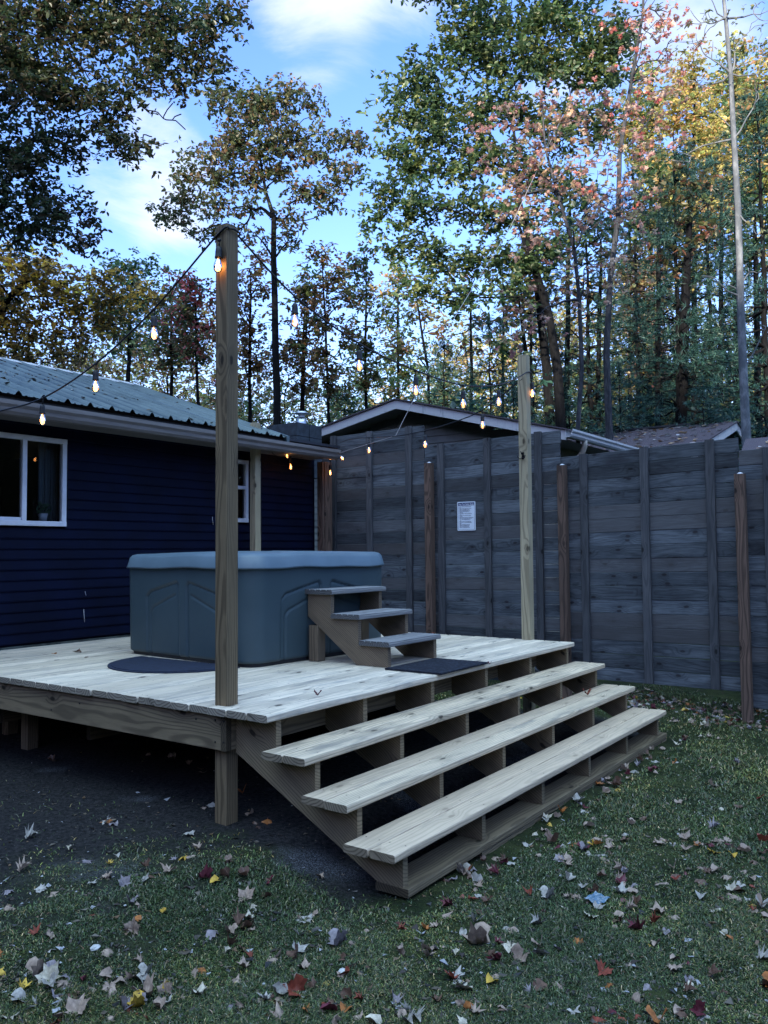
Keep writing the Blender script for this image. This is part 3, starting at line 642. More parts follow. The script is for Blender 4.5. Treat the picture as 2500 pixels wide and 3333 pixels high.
def sign():
    px = [(1488, 1634), (1546, 1632)]
    c = (on(1007, 1115, 0, FX-.015)); w, hh = .187, .305; x = FX-.018
    yL, yR = on(988, 1115, 0, x)[1], on(1027, 1115, 0, x)[1]; zT, zB = on(1007, 1083.5, 0, x)[2], on(1007, 1146, 0, x)[2]
    w = yL-yR; hh = zT-zB; yc = (yL+yR)/2; zc = (zT+zB)/2
    t = thing('safety_sign', 'small white hot tub rules sign with navy heading on the fence', 'sign', (x, yc, zc))
    def loc(u, v): return (yc+w*.5-u*w, zc-hh*.5+v*hh)     # u from the left, v from the bottom
    def rr(u0, u1, v0, v1, r):
        a, b = loc(u0, v0); c_, d = loc(u1, v1); P = []
        for (cx, cy, s) in ((a-r, b+r, 90), (a-r, d-r, 0), (c_+r, d-r, -90), (c_+r, b+r, 180)):
            pass
        cs = [(a-r, b+r, 270), (a-r, d-r, 0), (c_+r, d-r, 90), (c_+r, b+r, 180)]
        for cx, cy, s in cs:
            for k in range(5): th = R(s+90*k/4); P.append((cx+r*math.cos(th), cy+r*math.sin(th)))
        return P
    MB().prism(rr(0, 1, 0, 1, .010), 0, x, x+.004).build('plate', M_signw, t)
    b = MB(); e = x-.0006
    b.prism(rr(.05, .95, .865, .965, .002), 0, e, x-.0001); b.build('heading_band', M_signb, t)
    b = MB()
    for q in ((.05, .062, .03, .865), (.938, .95, .03, .865), (.062, .938, .03, .0375)): b.prism(rr(q[0], q[1], q[2], q[3], .0003), 0, e, x-.0001)
    b.build('border_line', M_signb, t)
    def text(body, size, u, v, mat, name, ext=.0003, align='LEFT', width=None):
        cu = bpy.data.curves.new(name, 'FONT'); cu.body = body; cu.size = size; cu.extrude = ext; cu.align_x = align; cu.align_y = 'TOP_BASELINE' if False else 'TOP'; cu.space_line = 1.02
        cu.offset = size*.012
        tmp = bpy.data.objects.new('tmp_text', cu); COL.objects.link(tmp); bpy.context.view_layer.update()
        me = bpy.data.meshes.new_from_object(tmp); bpy.data.objects.remove(tmp); bpy.data.curves.remove(cu)
        co = np.zeros(len(me.vertices)*3, np.float32); me.vertices.foreach_get('co', co); co = co.reshape(-1, 3)
        if width: co[:, 0] *= width*w/(co[:, 0].max()-co[:, 0].min())
        yy, zz = loc(u, v); out = np.column_stack([e-.0004-co[:, 2], yy-co[:, 0], zz+co[:, 1]]); me.vertices.foreach_set('co', out.astype(np.float32).ravel()); me.update()
        me.materials.clear(); return link(name, me, mat, t)
    text('Hot Tub Safety Rules', hh*.085, .085, .95, M_signw, 'heading_text', width=.83)
    lines = '• Shower with soap and water before you\n  enter.\n• Adult supervision required for all minors.\n• Children not permitted in the tub.\n• Do not use the tub if pregnant or ill.\n• Do not use alcohol, narcotics, or\n  medications.\n• Check with your doctor if you have heart\n  issues.\n• Maximum time in tub should be limited\n  to 15 min.\n• Check the water temperature before you enter.\n• Do not enter if temperature is over 104\u00b0 F.\n• Sit on seat or in seating areas, not on\n  cover.\n• Please shut all lids. Do not stand, sit or\n  lean on cover or use tub during electrical\n  storms.\n• Please remove the cover with care.\n• Please do not bring glass near tub.\n• Please turn off tub jets after use.\n• Please do not submerge your head.'
    text(lines, hh*.0335, .10, .845, M_ink, 'rules_text', width=.80)
sign()

# ------------------------------------------------------------------ neighbour's garage and shed
def strip_roof(name, quad, mat, parent, th=.03):
    a = [Vector(q) for q in quad]; n = (a[1]-a[0]).cross(a[2]-a[0]).normalized()*th
    if n.z < 0: n = -n
    V = a+[q-n for q in a]; F = [(0, 1, 2, 3), (7, 6, 5, 4), (0, 4, 5, 1), (1, 5, 6, 2), (2, 6, 7, 3), (3, 7, 4, 0)]
    return MB().add(V, F).build(name, mat, parent)
def beam(m, p, q, hgt, th, up=(0, 0, 1)):
    p = Vector(p); q = Vector(q); m.board(p-Vector((0, 0, hgt/2)), q-Vector((0, 0, hgt/2)), th, hgt, r=.003)
def build_garage():
    X = 7.6; XE = 11.2
    L_ = on(640, 944, 0, X); Pk = on(855, 862, 0, X); Rt = on(1222, 927, 0, X); L2 = on(600, 959, 0, X)
    g = thing('neighbour_garage', 'low gabled outbuilding with white rake boards behind the fence', 'building', (X+3, float(Pk[1]), 0))
    L_ = L2
    wall = MB(); xw = X+.42
    def ztop(y): return np.interp(y, [Rt[1], Pk[1], L_[1]], [Rt[2], Pk[2], L_[2]])-.13
    z = .4; ex = .115
    y0, y1 = Rt[1]+.45, L_[1]+1.5
    slR = (Pk[2]-Rt[2])/(Pk[1]-Rt[1]); slL = (Pk[2]-L_[2])/(L_[1]-Pk[1])
    while z < Pk[2]-.12:
        zm = z+ex*.5; ya, yb = y0, y1
        if zm > ztop(y0): ya = Pk[1]-(Pk[2]-.13-zm)/slR
        yb2 = Pk[1]+(Pk[2]-.13-zm)/slL; yb = min(y1, yb2)
        if yb > ya+.05: wall.add([(xw-.016, ya, z), (xw-.016, yb, z), (xw, yb, z+ex), (xw, ya, z+ex), (xw+.01, ya, z), (xw+.01, yb, z)], [(0, 3, 2, 1), (0, 1, 5, 4)])
        z += ex
    wall.box((xw+.02, y0+.02, -.2), (xw+.1, y1, Rt[2]-.12)); wall.box((xw+.11, y0, -.2), (XE, y0+.1, Rt[2]-.12))
    wall.build('wall', M_gwall, g)
    ct = MB(); ct.box((xw-.03, y0-.04, -.2), (xw+.03, y0+.06, Rt[2]-.10)); ct.box((xw+.03, y0-.03, -.2), (xw+.2, y0-.002, Rt[2]-.10)); ct.build('corner_trim', M_down, g)
    # soffit under the rakes
    so = MB(); e = .135
    for (A, B) in ((Rt, Pk), (Pk, L_)):
        so.add([(X+.02, A[1], A[2]-e), (X+.02, B[1], B[2]-e), (xw+.1, B[1], B[2]-e), (xw+.1, A[1], A[2]-e)], [(0, 1, 2, 3)])
    so.add([(X+.02, Rt[1]+.02, Rt[2]-e-.005), (XE, Rt[1]+.02, Rt[2]-e-.005), (XE, y0, Rt[2]-e-.005), (X+.02, y0, Rt[2]-e-.005)], [(0, 1, 2, 3)])
    so.build('soffit', M_soffit, g)
    rk = MB()
    for (A, B) in ((Rt, Pk), (Pk, L_)):
        rk.add([(X, A[1], A[2]-.012), (X, B[1], B[2]-.012), (X, B[1], B[2]-.150), (X, A[1], A[2]-.150), (X+.03, A[1], A[2]-.012), (X+.03, B[1], B[2]-.012), (X+.03, B[1], B[2]-.150), (X+.03, A[1], A[2]-.150)], [(0, 1, 2, 3), (7, 6, 5, 4), (0, 4, 5, 1), (3, 2, 6, 7), (0, 3, 7, 4), (1, 5, 6, 2)])
    rk.build('rake_board', M_fascia, g)
    lift = .012
    ro = MB()
    for (A, B) in ((Rt, Pk), (Pk, L_)):
        a0 = A[1]-.05 if A is Rt else A[1]; V = [(X-.03, a0, A[2]+lift-(slR*.05 if A is Rt else 0)), (X-.03, B[1], B[2]+lift), (XE, B[1], B[2]+lift), (XE, a0, A[2]+lift-(slR*.05 if A is Rt else 0))]
        V2 = [(v[0], v[1], v[2]-.02) for v in V]; ro.add(V+V2, [(3, 2, 1, 0), (4, 5, 6, 7), (0, 1, 5, 4), (1, 2, 6, 5), (2, 3, 7, 6), (3, 0, 4, 7)])
    ro.build('roof', M_shingle, g)
    gt = MB(); yy, zz = Rt[1], Rt[2]
    gt.prism([(yy, zz-.005), (yy, zz-.115), (yy-.07, zz-.115), (yy-.09, zz-.09), (yy-.093, zz-.06), (yy-.115, zz-.035), (yy-.115, zz-.005), (yy-.107, zz-.005), (yy-.106, zz-.03), (yy-.085, zz-.055), (yy-.082, zz-.085), (yy-.066, zz-.107), (yy-.008, zz-.107), (yy-.008, zz-.005)], 0, X-.02, XE); gt.build('gutter', M_fascia, g)
    ds = MB(); p = Vector((X+.55, yy-.05, zz-.115)); pts = [p+Vector((0, 0, .01)), p+Vector((0, 0, -.07)), p+Vector((-.005, .03, -.15)), p+Vector((-.01, .12, -.26)), p+Vector((-.01, .24, -.33)), p+Vector((-.01, .36, -.37)), p+Vector((-.01, .40, -.50)), p+Vector((-.01, .40, -2.2))]
    ds.tube(pts, .042, 8); ds.build('downspout', M_down, g)
build_garage()
def litter(name, label, pts_fn, n, size, cols, lift=.012):
    V = []; F = []; C_ = []
    for i in range(n):
        p = pts_fn()
        if p is None: continue
        a = rnd.uniform(0, 6.28); s = size*rnd.uniform(.6, 1.4); d = Vector((math.cos(a), math.sin(a), rnd.uniform(-.2, .3)))*s; w = Vector((-math.sin(a), math.cos(a), rnd.uniform(-.3, .3)))*s*.7
        q = Vector(p)+Vector((0, 0, lift+rnd.uniform(0, .01))); j = len(V); V += [q-d, q+w-d*.2+Vector((0, 0, .012)), q+d, q-w-d*.1]; F.append((j, j+1, j+2, j+3)); C_.append(rnd.choice(cols))
    me = bpy.data.meshes.new(name); me.from_pydata(V, [], F); a_ = me.attributes.new('lc', 'FLOAT_COLOR', 'FACE'); a_.data.foreach_set('color', np.array([c+(1,) for c in C_], np.float32).ravel())
    o = link(name, me, M_dry); tag(o, label, 'leaf litter', kind='stuff'); return o
M_dry = mk_leaf('dry_leaf', .15)
def build_shed():
    K = 1.6; q_ = lambda P: tuple(CAM+(np.array(P)-CAM)*K); pk = q_((8.10, -.5, 3.08)); fe = q_((6.00, -.5, 3.08-2.1*.267)); be = q_((8.83, -.5, 3.08-.73*.27)); Y = pk[1]; Y1 = Y+3.6
    g = thing('brown_roofed_shed', 'shed with leaf strewn brown shingle roof and pale gable trim beyond the fence', 'shed', (float(pk[0]), float(Y)+1.5, 0))
    YE = 4.0 if False else 3.2
    for nm, a, b in (('roof', fe, pk), ('roof', pk, be)):
        V = [(a[0], Y-.06, a[2]), (b[0], Y-.06, b[2]), (b[0], Y1, b[2]), (a[0], Y1, a[2])]
        MB().add(V+[(v[0], v[1], v[2]-.025) for v in V], [(0, 1, 2, 3), (7, 6, 5, 4), (0, 4, 5, 1), (1, 5, 6, 2), (2, 6, 7, 3), (3, 7, 4, 0)]).build(nm, M_shingle, g)
    MB().board((pk[0], Y1, pk[2]+.02), (pk[0], Y+.9, pk[2]+.02), .16, .04).build('ridge_vent', M_dark, g)
    t = MB()
    for a, b in ((fe, pk), (pk, be)):
        V = [(a[0], Y-.035, a[2]-.026), (b[0], Y-.035, b[2]-.026), (b[0], Y-.035, b[2]-.19), (a[0], Y-.035, a[2]-.19)]
        t.add(V+[(v[0], v[1]+.03, v[2]) for v in V], [(0, 1, 2, 3), (7, 6, 5, 4), (0, 4, 5, 1), (3, 2, 6, 7), (0, 3, 7, 4), (1, 5, 6, 2)])
    t.build('rake_board', M_fascia, g)
    w = MB(); w.prism([(fe[0]+.4, -.2), (fe[0]+.4, fe[2]+.02), (pk[0], pk[2]-.14), (be[0]-.3, be[2]+.0), (be[0]-.3, -.2)], 1, Y+.2, Y1-.1); w.build('wall', plain('dark_shed_wall', (.03, .032, .04), .8, nscale=6), g)
    pale = [(.5, .48, .5), (.42, .36, .36), (.55, .55, .6), (.3, .18, .12), (.45, .3, .18)]
    def f():
        x = rnd.uniform(fe[0]+.1, pk[0]-.1); return (x, rnd.uniform(Y, Y1), fe[2]+(x-fe[0])*.267)
    litter('roof_leaves', 'pale fallen leaves scattered over the brown shingle roof', f, 260, .062, pale)
    # second low roof farther right
    g2 = thing('low_outbuilding', 'low shingle roof with fallen leaves just right of the shed gable', 'shed', (9.0, -2.0, 0))
    a, b = on(1624, 975, 1, -1.0), None
    zb = 2.30; V = [(7.2, -.72, 2.50), (7.2, -3.2, 2.50), (9.2, -3.2, 2.98), (9.2, -.40, 2.98)]
    MB().add([Vector(v) for v in V]+[Vector(v)-Vector((0, 0, .03)) for v in V], [(3, 2, 1, 0), (4, 5, 6, 7), (0, 1, 5, 4), (1, 2, 6, 5), (2, 3, 7, 6), (3, 0, 4, 7)]).build('roof', M_shingle, g2)
    MB().box((7.35, -3.1, -.2), (9.1, -.8, 2.44)).build('wall', M_room, g2)
    def f2():
        x = rnd.uniform(7.25, 9.1); return (x, rnd.uniform(-3.1, -.8), 2.50+(x-7.2)*.24)
    litter('roof_leaves', 'dense tan leaves on the low roof at the right edge', f2, 260, .05, pale)
build_shed()
def roof_litter():
    cl = [(rnd.uniform(-2.5, 2.2), rnd.uniform(.25, .9), rnd.uniform(.12, .35)) for _ in range(22)]+[(rnd.uniform(-1.2, 1.6), rnd.uniform(.45, .85), .25) for _ in range(12)]
    def f():
        if rnd.random() < .8:
            c = rnd.choice(cl); x = c[0]+rnd.gauss(0, c[2]*1.3); t = c[1]+rnd.gauss(0, c[2]*.35)
        else: x = rnd.uniform(-3, 4); t = rnd.uniform(0, 1)
        if not (0 < t < .97) or x > 3.95: return None
        return (x, 3.5+2.75*t, 2.775+.945*t)
    litter('roof_leaves', 'brown leaf litter caught between the ribs of the metal roof', f, 650, .026, [(.06, .04, .03), (.10, .06, .035), (.16, .11, .06), (.04, .03, .03), (.22, .2, .2)])
roof_litter()

# ------------------------------------------------------------------ string lights
def build_strings():
    root = thing('string_light', 'black festoon cable with clear filament bulbs strung between the deck posts', 'string lights', (0.1, .4, 3.2))
    cab = MB()
    def span(pts, r=.0058, sub=8):
        P = [Vector(p) for p in pts]; out = []
        for i in range(len(P)-1):
            p0, p1, p2, p3 = P[max(i-1, 0)], P[i], P[i+1], P[min(i+2, len(P)-1)]
            for k in range(sub):
                t = k/sub; out.append(.5*((2*p1)+(-p0+p2)*t+(2*p0-5*p1+4*p2-p3)*t*t+(-p0+3*p1-3*p2+p3)*t**3))
        out.append(P[-1]); cab.tube(out, r, 6)
    A = (.10, .40); B = (.282, 3.0)
    s1 = [onv(x, y, A, B) for x, y in ((0, 888), (92, 860), (207, 785), (333, 667))]; e0 = onv(-60, 905, A, B); e1 = (.10, .45, 3.225)
    span([(-.2, 3.46, 2.66), e0*.4+s1[0]*.6 if False else s1[0]+(s1[0]-s1[1])*.5]+s1+[(.06, .43, 3.205), (.085, .352, 3.235), (.16, .352, 3.228), (.165, .40, 3.215)])
    s2 = [on(x, y, 1, .40) for x, y in ((637, 640), (776, 742), (898, 800), (1000, 832), (1077, 831))]
    span([(.16, .37, 3.225)]+s2+[(3.70, .39, 3.02), (3.892, .398, 3.10), (3.99, .398, 3.12)])
    C = (3.9, .45); D = (5.1, 3.85)
    s3 = [onv(x, y, C, D) for x, y in ((1042, 885), (980, 912), (918, 930), (855, 942), (797, 945), (755, 949))]
    span([(3.985, .45, 3.09), (3.90, .47, 3.03)]+s3+[(5.04, 3.60, 2.80), (5.08, 3.70, 2.78)])
    E_ = (3.84, 3.72); 
    s4 = [onv(x, y, E_, D) for x, y in ((620, 957), (665, 965))]
    span([(3.87, 3.715, 2.93)]+s4+[(5.08, 3.70, 2.78)]); 
    s5 = [onv(x, y, E_, D) for x, y in ((590, 980), (628, 986), (660, 988))]
    span([(3.83, 3.71, 2.88)]+s5+[(5.06, 3.70, 2.66)], .0035)
    cab.build('cable', M_black, root)
    def bulb(p, tilt=0., lit=1., lamp=0., drop=.045):
        p = Vector(p); Mx = Matrix.Rotation(tilt, 3, 'Y') if not isinstance(tilt, Matrix) else tilt
        def T(v): return Mx @ Vector(v)
        s = MB(); s.tube([p, p+T((.002, 0, -drop*.5)), p+T((0, 0, -drop))], .004, 6)
        s.lathe([(0, -drop), (.012, -drop), (.017, -drop-.012), (.019, -drop-.030), (.019, -drop-.055), (.0205, -drop-.060), (.0205, -drop-.066), (.016, -drop-.066), (0, -drop-.064)], p, 14, Mx)
        s.lathe([(0, .006), (.010, .004), (.012, -.006), (.007, -.012), (0, -.012)], p, 8)
        so = s.build('socket', M_black, root); z = -drop-.062
        g = MB(); g.lathe([(.012, z), (.014, z-.012), (.022, z-.034), (.0250, z-.052), (.0235, z-.068), (.016, z-.080), (.006, z-.085), (0, z-.086)], p, 18, Mx); g.build('bulb', M_bulb, so)
        f = MB(); f.tube([p+T((-.004, 0, z-.010)), p+T((-.005, 0, z-.030)), p+T((-.003, 0, z-.060)), p+T((.003, 0, z-.060)), p+T((.005, 0, z-.028))], .0013, 6); f.build('filament', M_fil, so)
        if lamp:
            ld = bpy.data.lights.new('bulb_lamp', 'POINT'); ld.energy = lamp; ld.color = (1, .42, .12); ld.shadow_soft_size = .02
            lo = bpy.data.objects.new('bulb_lamp', ld); COL.objects.link(lo); lo.parent = so
            q = p+T((0, 0, z-.045)); pl = so; off = Vector((0, 0, 0))
            while pl: off += Vector(pl.location); pl = pl.parent
            lo.location = q-off
    for p in s1[1:]: bulb(p, lamp=.35)
    bulb((.045, .395, 3.17), .06, lamp=.4, drop=.04)
    for p in s2: bulb(p, lamp=.12)
    bulb((3.995, .392, 3.07), -.05, lamp=.3)
    for p in (s3[0], s3[2], s3[4]): bulb(p, lamp=.12)
    bulb((3.79, 3.665, 2.90), 0, lamp=.45); bulb(s4[0], lamp=.1); bulb(s5[1], lamp=.1, drop=.02)
    bulb((5.02, 3.66, 2.80), 0, lamp=.1); bulb((5.02, 3.66, 2.60), 0, lamp=.1)
    bulb((5.03, 3.60, 2.72), Matrix.Rotation(-.9, 3, 'X'), lamp=.1)
build_strings()
def guy():
    p = [on(709, 986, 0, 5.0), onv(855, 942, (3.9, .45), (5.1, 3.85))+np.array([0, 0, .006]), at(985, 680, 10.5), at(1103, 490, 12.5), at(1215, 250, 14.5)]
    m = MB(); m.tube(p, .0042, 5); tag(m.build('guy_rope', M_rope), 'thin pale rope rising from the fence corner into the pink maple', 'rope')
guy()
def hook():
    c = on(1130, 985, 0, 3.89); x, y, z = 3.886, c[1], c[2]
    t = MB(); t.board((x, y, z-.03), (x, y, z+.035), .022, .005, (1, 0, 0))
    for s in (-1, 1): t.tube([(x, y, z-.012), (x-.02, y+s*.018, z-.028), (x-.035, y+s*.034, z-.018), (x-.036, y+s*.038, z+.004)], .0045, 6)
    t.tube([(x, y, z+.01), (x-.03, y, z+.015), (x-.045, y, z+.04)], .0045, 6)
    tag(t.build('coat_hook', M_hook), 'black double coat hook screwed to the right hand deck post', 'hook')
hook()

# ------------------------------------------------------------------ leaves and trees
T_oak = (np.array([(0, 0, 0), (.35, .27, .05), (.72, .20, .04), (1, 0, -.03), (.70, -.22, .04), (.33, -.26, .05)]), [np.array([(0, 1, 2, 3), (0, 3, 4, 5)])])
T_maple = (np.array([(0, 0, 0), (.10, .42, .06), (.38, .24, 0), (.62, .50, .07), (.62, .16, 0), (1, 0, -.05), (.62, -.16, 0), (.62, -.50, .07), (.38, -.24, 0), (.10, -.42, .06)]), [np.array([(0, 1, 2), (2, 3, 4), (4, 5, 6), (6, 7, 8), (8, 9, 0)]), np.array([(0, 2, 4, 5) , (0, 5, 6, 8)])])
T_quad = (np.array([(0, 0, 0), (.5, .30, .06), (1, 0, 0), (.5, -.30, .06)]), [np.array([(0, 1, 2, 3)])])
T_blade = (np.array([(0, .03, 0), (0, -.03, 0), (1, 0, -.05)]), [np.array([(0, 1, 2)])])
def norm(a): return a/np.maximum(np.linalg.norm(a, axis=-1, keepdims=True), 1e-9)
def leaf_mesh(name, pos, dirs, size, cols, tmpl, rng, upbias=.8):
    n = len(pos); T, FS = tmpl; d = norm(dirs); up = norm(np.array([0, 0, upbias])+rng.normal(0, .45, (n, 3)))
    y = norm(np.cross(up, d)); z = np.cross(d, y); B = np.stack([d, y, z], 1)*size[:, None, None]
    V = (pos[:, None, :]+np.einsum('kj,njc->nkc', T, B)).reshape(-1, 3); K = len(T); off = np.arange(n)*K
    faces = [(off[:, None, None]+f[None]).reshape(-1, f.shape[1]) for f in FS]
    me = arr_mesh(name, V, faces, False)
    C_ = np.concatenate([np.repeat(cols, f.shape[0], 0) for f in FS]); C_ = np.column_stack([np.clip(C_, 0, 1), np.ones(len(C_))]).astype(np.float32)
    a = me.attributes.new('lc', 'FLOAT_COLOR', 'FACE'); a.data.foreach_set('color', C_.ravel()); return me
def grow(trunk, att, bf=.35):
    """trunk: list of points; att: attractor points. Returns nodes, parents"""
    P = [np.array(p, float) for p in trunk]; par = [i-1 for i in range(len(P))]; pl = [0.0]
    for i in range(1, len(P)): pl.append(pl[-1]+np.linalg.norm(P[i]-P[i-1])*.3)
    A = np.array(att); m = len(A); best = np.full(m, 1e9); bp = np.zeros(m, int); alive = np.ones(m, bool)
    def upd(i):
        d = np.linalg.norm(A-P[i], axis=1)+np.maximum(0, P[i][2]-A[:, 2])*.6; c = d+bf*pl[i]; q = c < best; best[q] = c[q]; bp[q] = i
    for i in range(max(1, len(P)//4), len(P)): upd(i)
    for _ in range(m):
        j = int(np.argmin(np.where(alive, best, 1e18))); alive[j] = False; i = len(P); P.append(A[j]); par.append(int(bp[j]))
        pl.append(pl[bp[j]]+np.linalg.norm(A[j]-P[bp[j]])); upd(i)
    return np.array(P), np.array(par)
def branch_mesh(name, P, par, r, rng, bend=.09, rmin=.010, n0=0):
    V = []; F4 = []; n = 0
    order = [i for i in range(len(P)) if par[i] >= 0]
    A = P[par[order]]; B = P[order]; ra = r[par[order]]; rb = r[order]; L = np.linalg.norm(B-A, axis=1)
    ra = np.minimum(ra, rb*1.6+.006)
    nseg = 4; ns = len(order); mid1 = A+(B-A)*.33; mid2 = A+(B-A)*.67; fr = ((rb < .09) & (np.array(order) >= n0))[:, None]
    j = rng.normal(0, 1, (ns, 3))*(L*bend)[:, None]*fr; mid1 = mid1+j; mid2 = mid2+j*.6+rng.normal(0, .4, (ns, 3))*(L*bend)[:, None]*fr
    rows = [A, mid1, mid2, B]; rad = [ra, ra*.67+rb*.33, ra*.33+rb*.67, rb]; out = []
    d = norm(B-A); ref = np.where(abs(d[:, 2:3]) > .9, np.array([[1., 0, 0]]), np.array([[0, 0, 1.]])); u = norm(np.cross(d, ref)); w = np.cross(d, u)
    K = 6
    for q in range(4):
        for k in range(K):
            th = 2*math.pi*k/K; out.append(rows[q]+(u*math.cos(th)+w*math.sin(th))*np.maximum(rad[q], rmin)[:, None])
    V = np.stack(out, 1); off = (np.arange(ns)*4*K)[:, None]; f = []
    for q in range(3):
        for k in range(K): f.append([q*K+k, q*K+(k+1) % K, (q+1)*K+(k+1) % K, (q+1)*K+k])
    F = (off[:, :, None]+np.array(f)[None]).reshape(-1, 4)
    return arr_mesh(name, V.reshape(-1, 3), F, True)
def radii(P, par, r0, tip, trunk_n, trunk_r):
    n = len(P); ch = np.zeros(n); e = 2.3; acc = np.zeros(n)
    for i in range(n-1, trunk_n-1, -1):
        if acc[i] == 0: acc[i] = tip**e
        acc[par[i]] += acc[i]
    r = acc**(1/e)
    for i in range(trunk_n): r[i] = trunk_r[i]
    for i in range(trunk_n, n): r[i] = min(r[i], r[par[i]]*.85)
    return r
GAIN = np.array([1.5, 1.62, 1.95])
def pick_cols(rng, n, pal, w=None, jit=.22):
    pal = np.array(pal, float); idx = rng.choice(len(pal), n, p=(np.array(w)/sum(w)) if w is not None else None); c = pal[idx]
    return c*GAIN*np.exp(rng.normal(0, jit, (n, 1)))*np.exp(rng.normal(0, .06, (n, 3)))
def foliage(name, nodes, rng, per, spread, size, pal, w=None, tmpl=T_oak, rosette=7, droop=-.25, flat=.7, ncol=None, jit=.22):
    m = len(nodes); ns = max(1, per//rosette); c = np.repeat(nodes, ns, 0)+rng.normal(0, 1, (m*ns, 3))*np.array([spread, spread, spread*flat])
    cn = pick_cols(rng, m, pal, w, jit)       # a colour for each spray, leaves vary round it
    base = np.repeat(c, rosette, 0); nn = len(base); d = rng.normal(0, 1, (nn, 3)); d[:, 2] = d[:, 2]*.5+droop; d = norm(d)
    pos = base+d*size*.12+rng.normal(0, size*.25, (nn, 3))
    mixc = rng.random(nn)[:, None] < .55; cols = np.where(mixc, np.repeat(cn, ns*rosette, 0), pick_cols(rng, nn, pal, w, jit))
    return leaf_mesh(name, pos, d, size*np.exp(rng.normal(0, .22, nn)), cols, tmpl, rng)
def crown_points(clumps, depth, rng, dens, dz=.9):
    out = []
    for c in clumps:
        x, y, rx, ry = c[:4]; dd = c[4] if len(c) > 4 else 0; s = KF*depth/FPX; k = max(3, int(dens*rx*ry/1000))
        u = norm(rng.normal(0, 1, (k, 3)))*(rng.random((k, 1))**.45); rd = max(rx, ry)*s*dz
        for q in u: out.append(at(x+q[0]*rx, y+q[1]*ry, depth+dd+q[2]*rd))
    return np.array(out)
def place_tree(name, label, cat, group, trunk_px, trunk_w, depth, clumps, seed, pal, w=None, dens=5., per=56, spread=.28, size=.14, tmpl=T_oak, bark=None, bare=0.0, tip=.011, extra=None, lift=None, droop=-.25, matl=None, flat=.7, rmin=.010, bf=.35, jit=.22):
    rng = np.random.default_rng(seed); tr = []; tw = []
    for (x, y), wd in zip(trunk_px, trunk_w):
        tr.append(at(x, y, depth)); tw.append(wd*KF*depth/FPX*.5)
    b = tr[0].copy(); g0 = b.copy(); g0[2] = -.3; tr = [g0]+tr; tw = [tw[0]*1.15]+tw
    # densify the trunk
    T2 = []; R2 = []
    for i in range(len(tr)-1):
        k = max(1, int(np.linalg.norm(tr[i+1]-tr[i])/.8))
        for j in range(k): T2.append(tr[i]+(tr[i+1]-tr[i])*j/k+rng.normal(0, .012, 3)); R2.append(tw[i]+(tw[i+1]-tw[i])*j/k)
    T2.append(tr[-1]); R2.append(tw[-1])
    att = crown_points(clumps, depth, rng, dens) if len(clumps) else np.zeros((0, 3))
    nleafy = len(att)
    if extra: att = np.vstack([att]+[at(x, y, depth)[None]+rng.normal(0, .02, (1, 3)) for x, y in extra])
    P, par = grow(T2, att, bf); n0 = len(T2); r = radii(P, par, .2, tip, n0, R2)
    root = thing(name, label, cat, tuple(tr[0]+np.array([0, 0, .3])), 0, group)
    link('trunk', branch_mesh('trunk', P, par, r, rng, rmin=rmin, n0=n0), bark or M_bark, root)
    nodes = P[n0:]
    if extra:
        ex = np.array([at(x, y, depth) for x, y in extra]); nodes = nodes[np.min(np.linalg.norm(nodes[:, None]-ex[None], axis=2), axis=1) > .12]
    if bare: nodes = nodes[rng.random(len(nodes)) > bare]
    if len(nodes) and per:
        link('crown', foliage('crown', nodes, rng, per, spread, size, pal, w, tmpl, droop=droop, flat=flat, jit=jit), matl or M_leaf, root)
    return root
G_dk = [(.020, .034, .016), (.030, .046, .018), (.045, .055, .018), (.060, .045, .020)]
G_oak = [(.034, .062, .026), (.052, .088, .032), (.085, .115, .036), (.15, .16, .045)]
G_mid = [(.10, .085, .030), (.14, .075, .032), (.075, .080, .028), (.17, .075, .035), (.11, .10, .035)]
G_brn = [(.13, .060, .025), (.16, .085, .030), (.07, .045, .022), (.24, .12, .035), (.10, .075, .03)]
G_gold = [(.36, .27, .07), (.28, .26, .07), (.40, .28, .08), (.20, .21, .06), (.34, .19, .08)]
G_pink = [(.34, .19, .13), (.38, .25, .17), (.27, .12, .09), (.38, .27, .13), (.19, .11, .07)]
G_teal = [(.018, .050, .040), (.028, .070, .052), (.040, .085, .055)]
G_grn = [(.07, .12, .045), (.10, .15, .05), (.14, .16, .05), (.055, .09, .04)]

place_tree('oak_tree', 'big dark leaved tree filling the upper left corner beyond the house', 'tree', None,
    [(-190, 900), (-170, 600), (-130, 330), (-60, 120), (40, -60)], [42, 38, 32, 24, 12], 14.0,
    [(20, 60, 110, 90), (130, 40, 90, 80), (240, 50, 80, 70), (330, 40, 80, 45), (330, 100, 70, 38), (430, 60, 70, 45), (480, 20, 45, 28), (410, 130, 60, 30), (470, 160, 38, 24), (300, 170, 70, 40), (390, 185, 38, 18), (60, 200, 90, 80), (160, 190, 80, 70), (230, 240, 60, 50), (250, 310, 48, 26), (285, 330, 22, 16), (130, 310, 70, 40), (40, 330, 80, 60), (60, 420, 80, 50), (110, 470, 60, 34), (190, 460, 30, 14), (40, 500, 80, 40), (140, 530, 60, 22), (-80, 200, 90, 120), (-60, 420, 90, 90), (60, -80, 140, 60), (250, -70, 120, 50)],
    3, G_dk, None, extra=[(285, 205), (300, 225), (325, 240), (350, 252), (375, 262), (400, 276), (392, 245), (345, 185), (365, 205), (375, 225), (300, 320), (320, 335), (335, 330), (310, 290), (330, 300), (440, 70), (300, 90), (215, 165), (180, 250)], dens=4.2, per=77, spread=.18, size=.085, tip=.008)
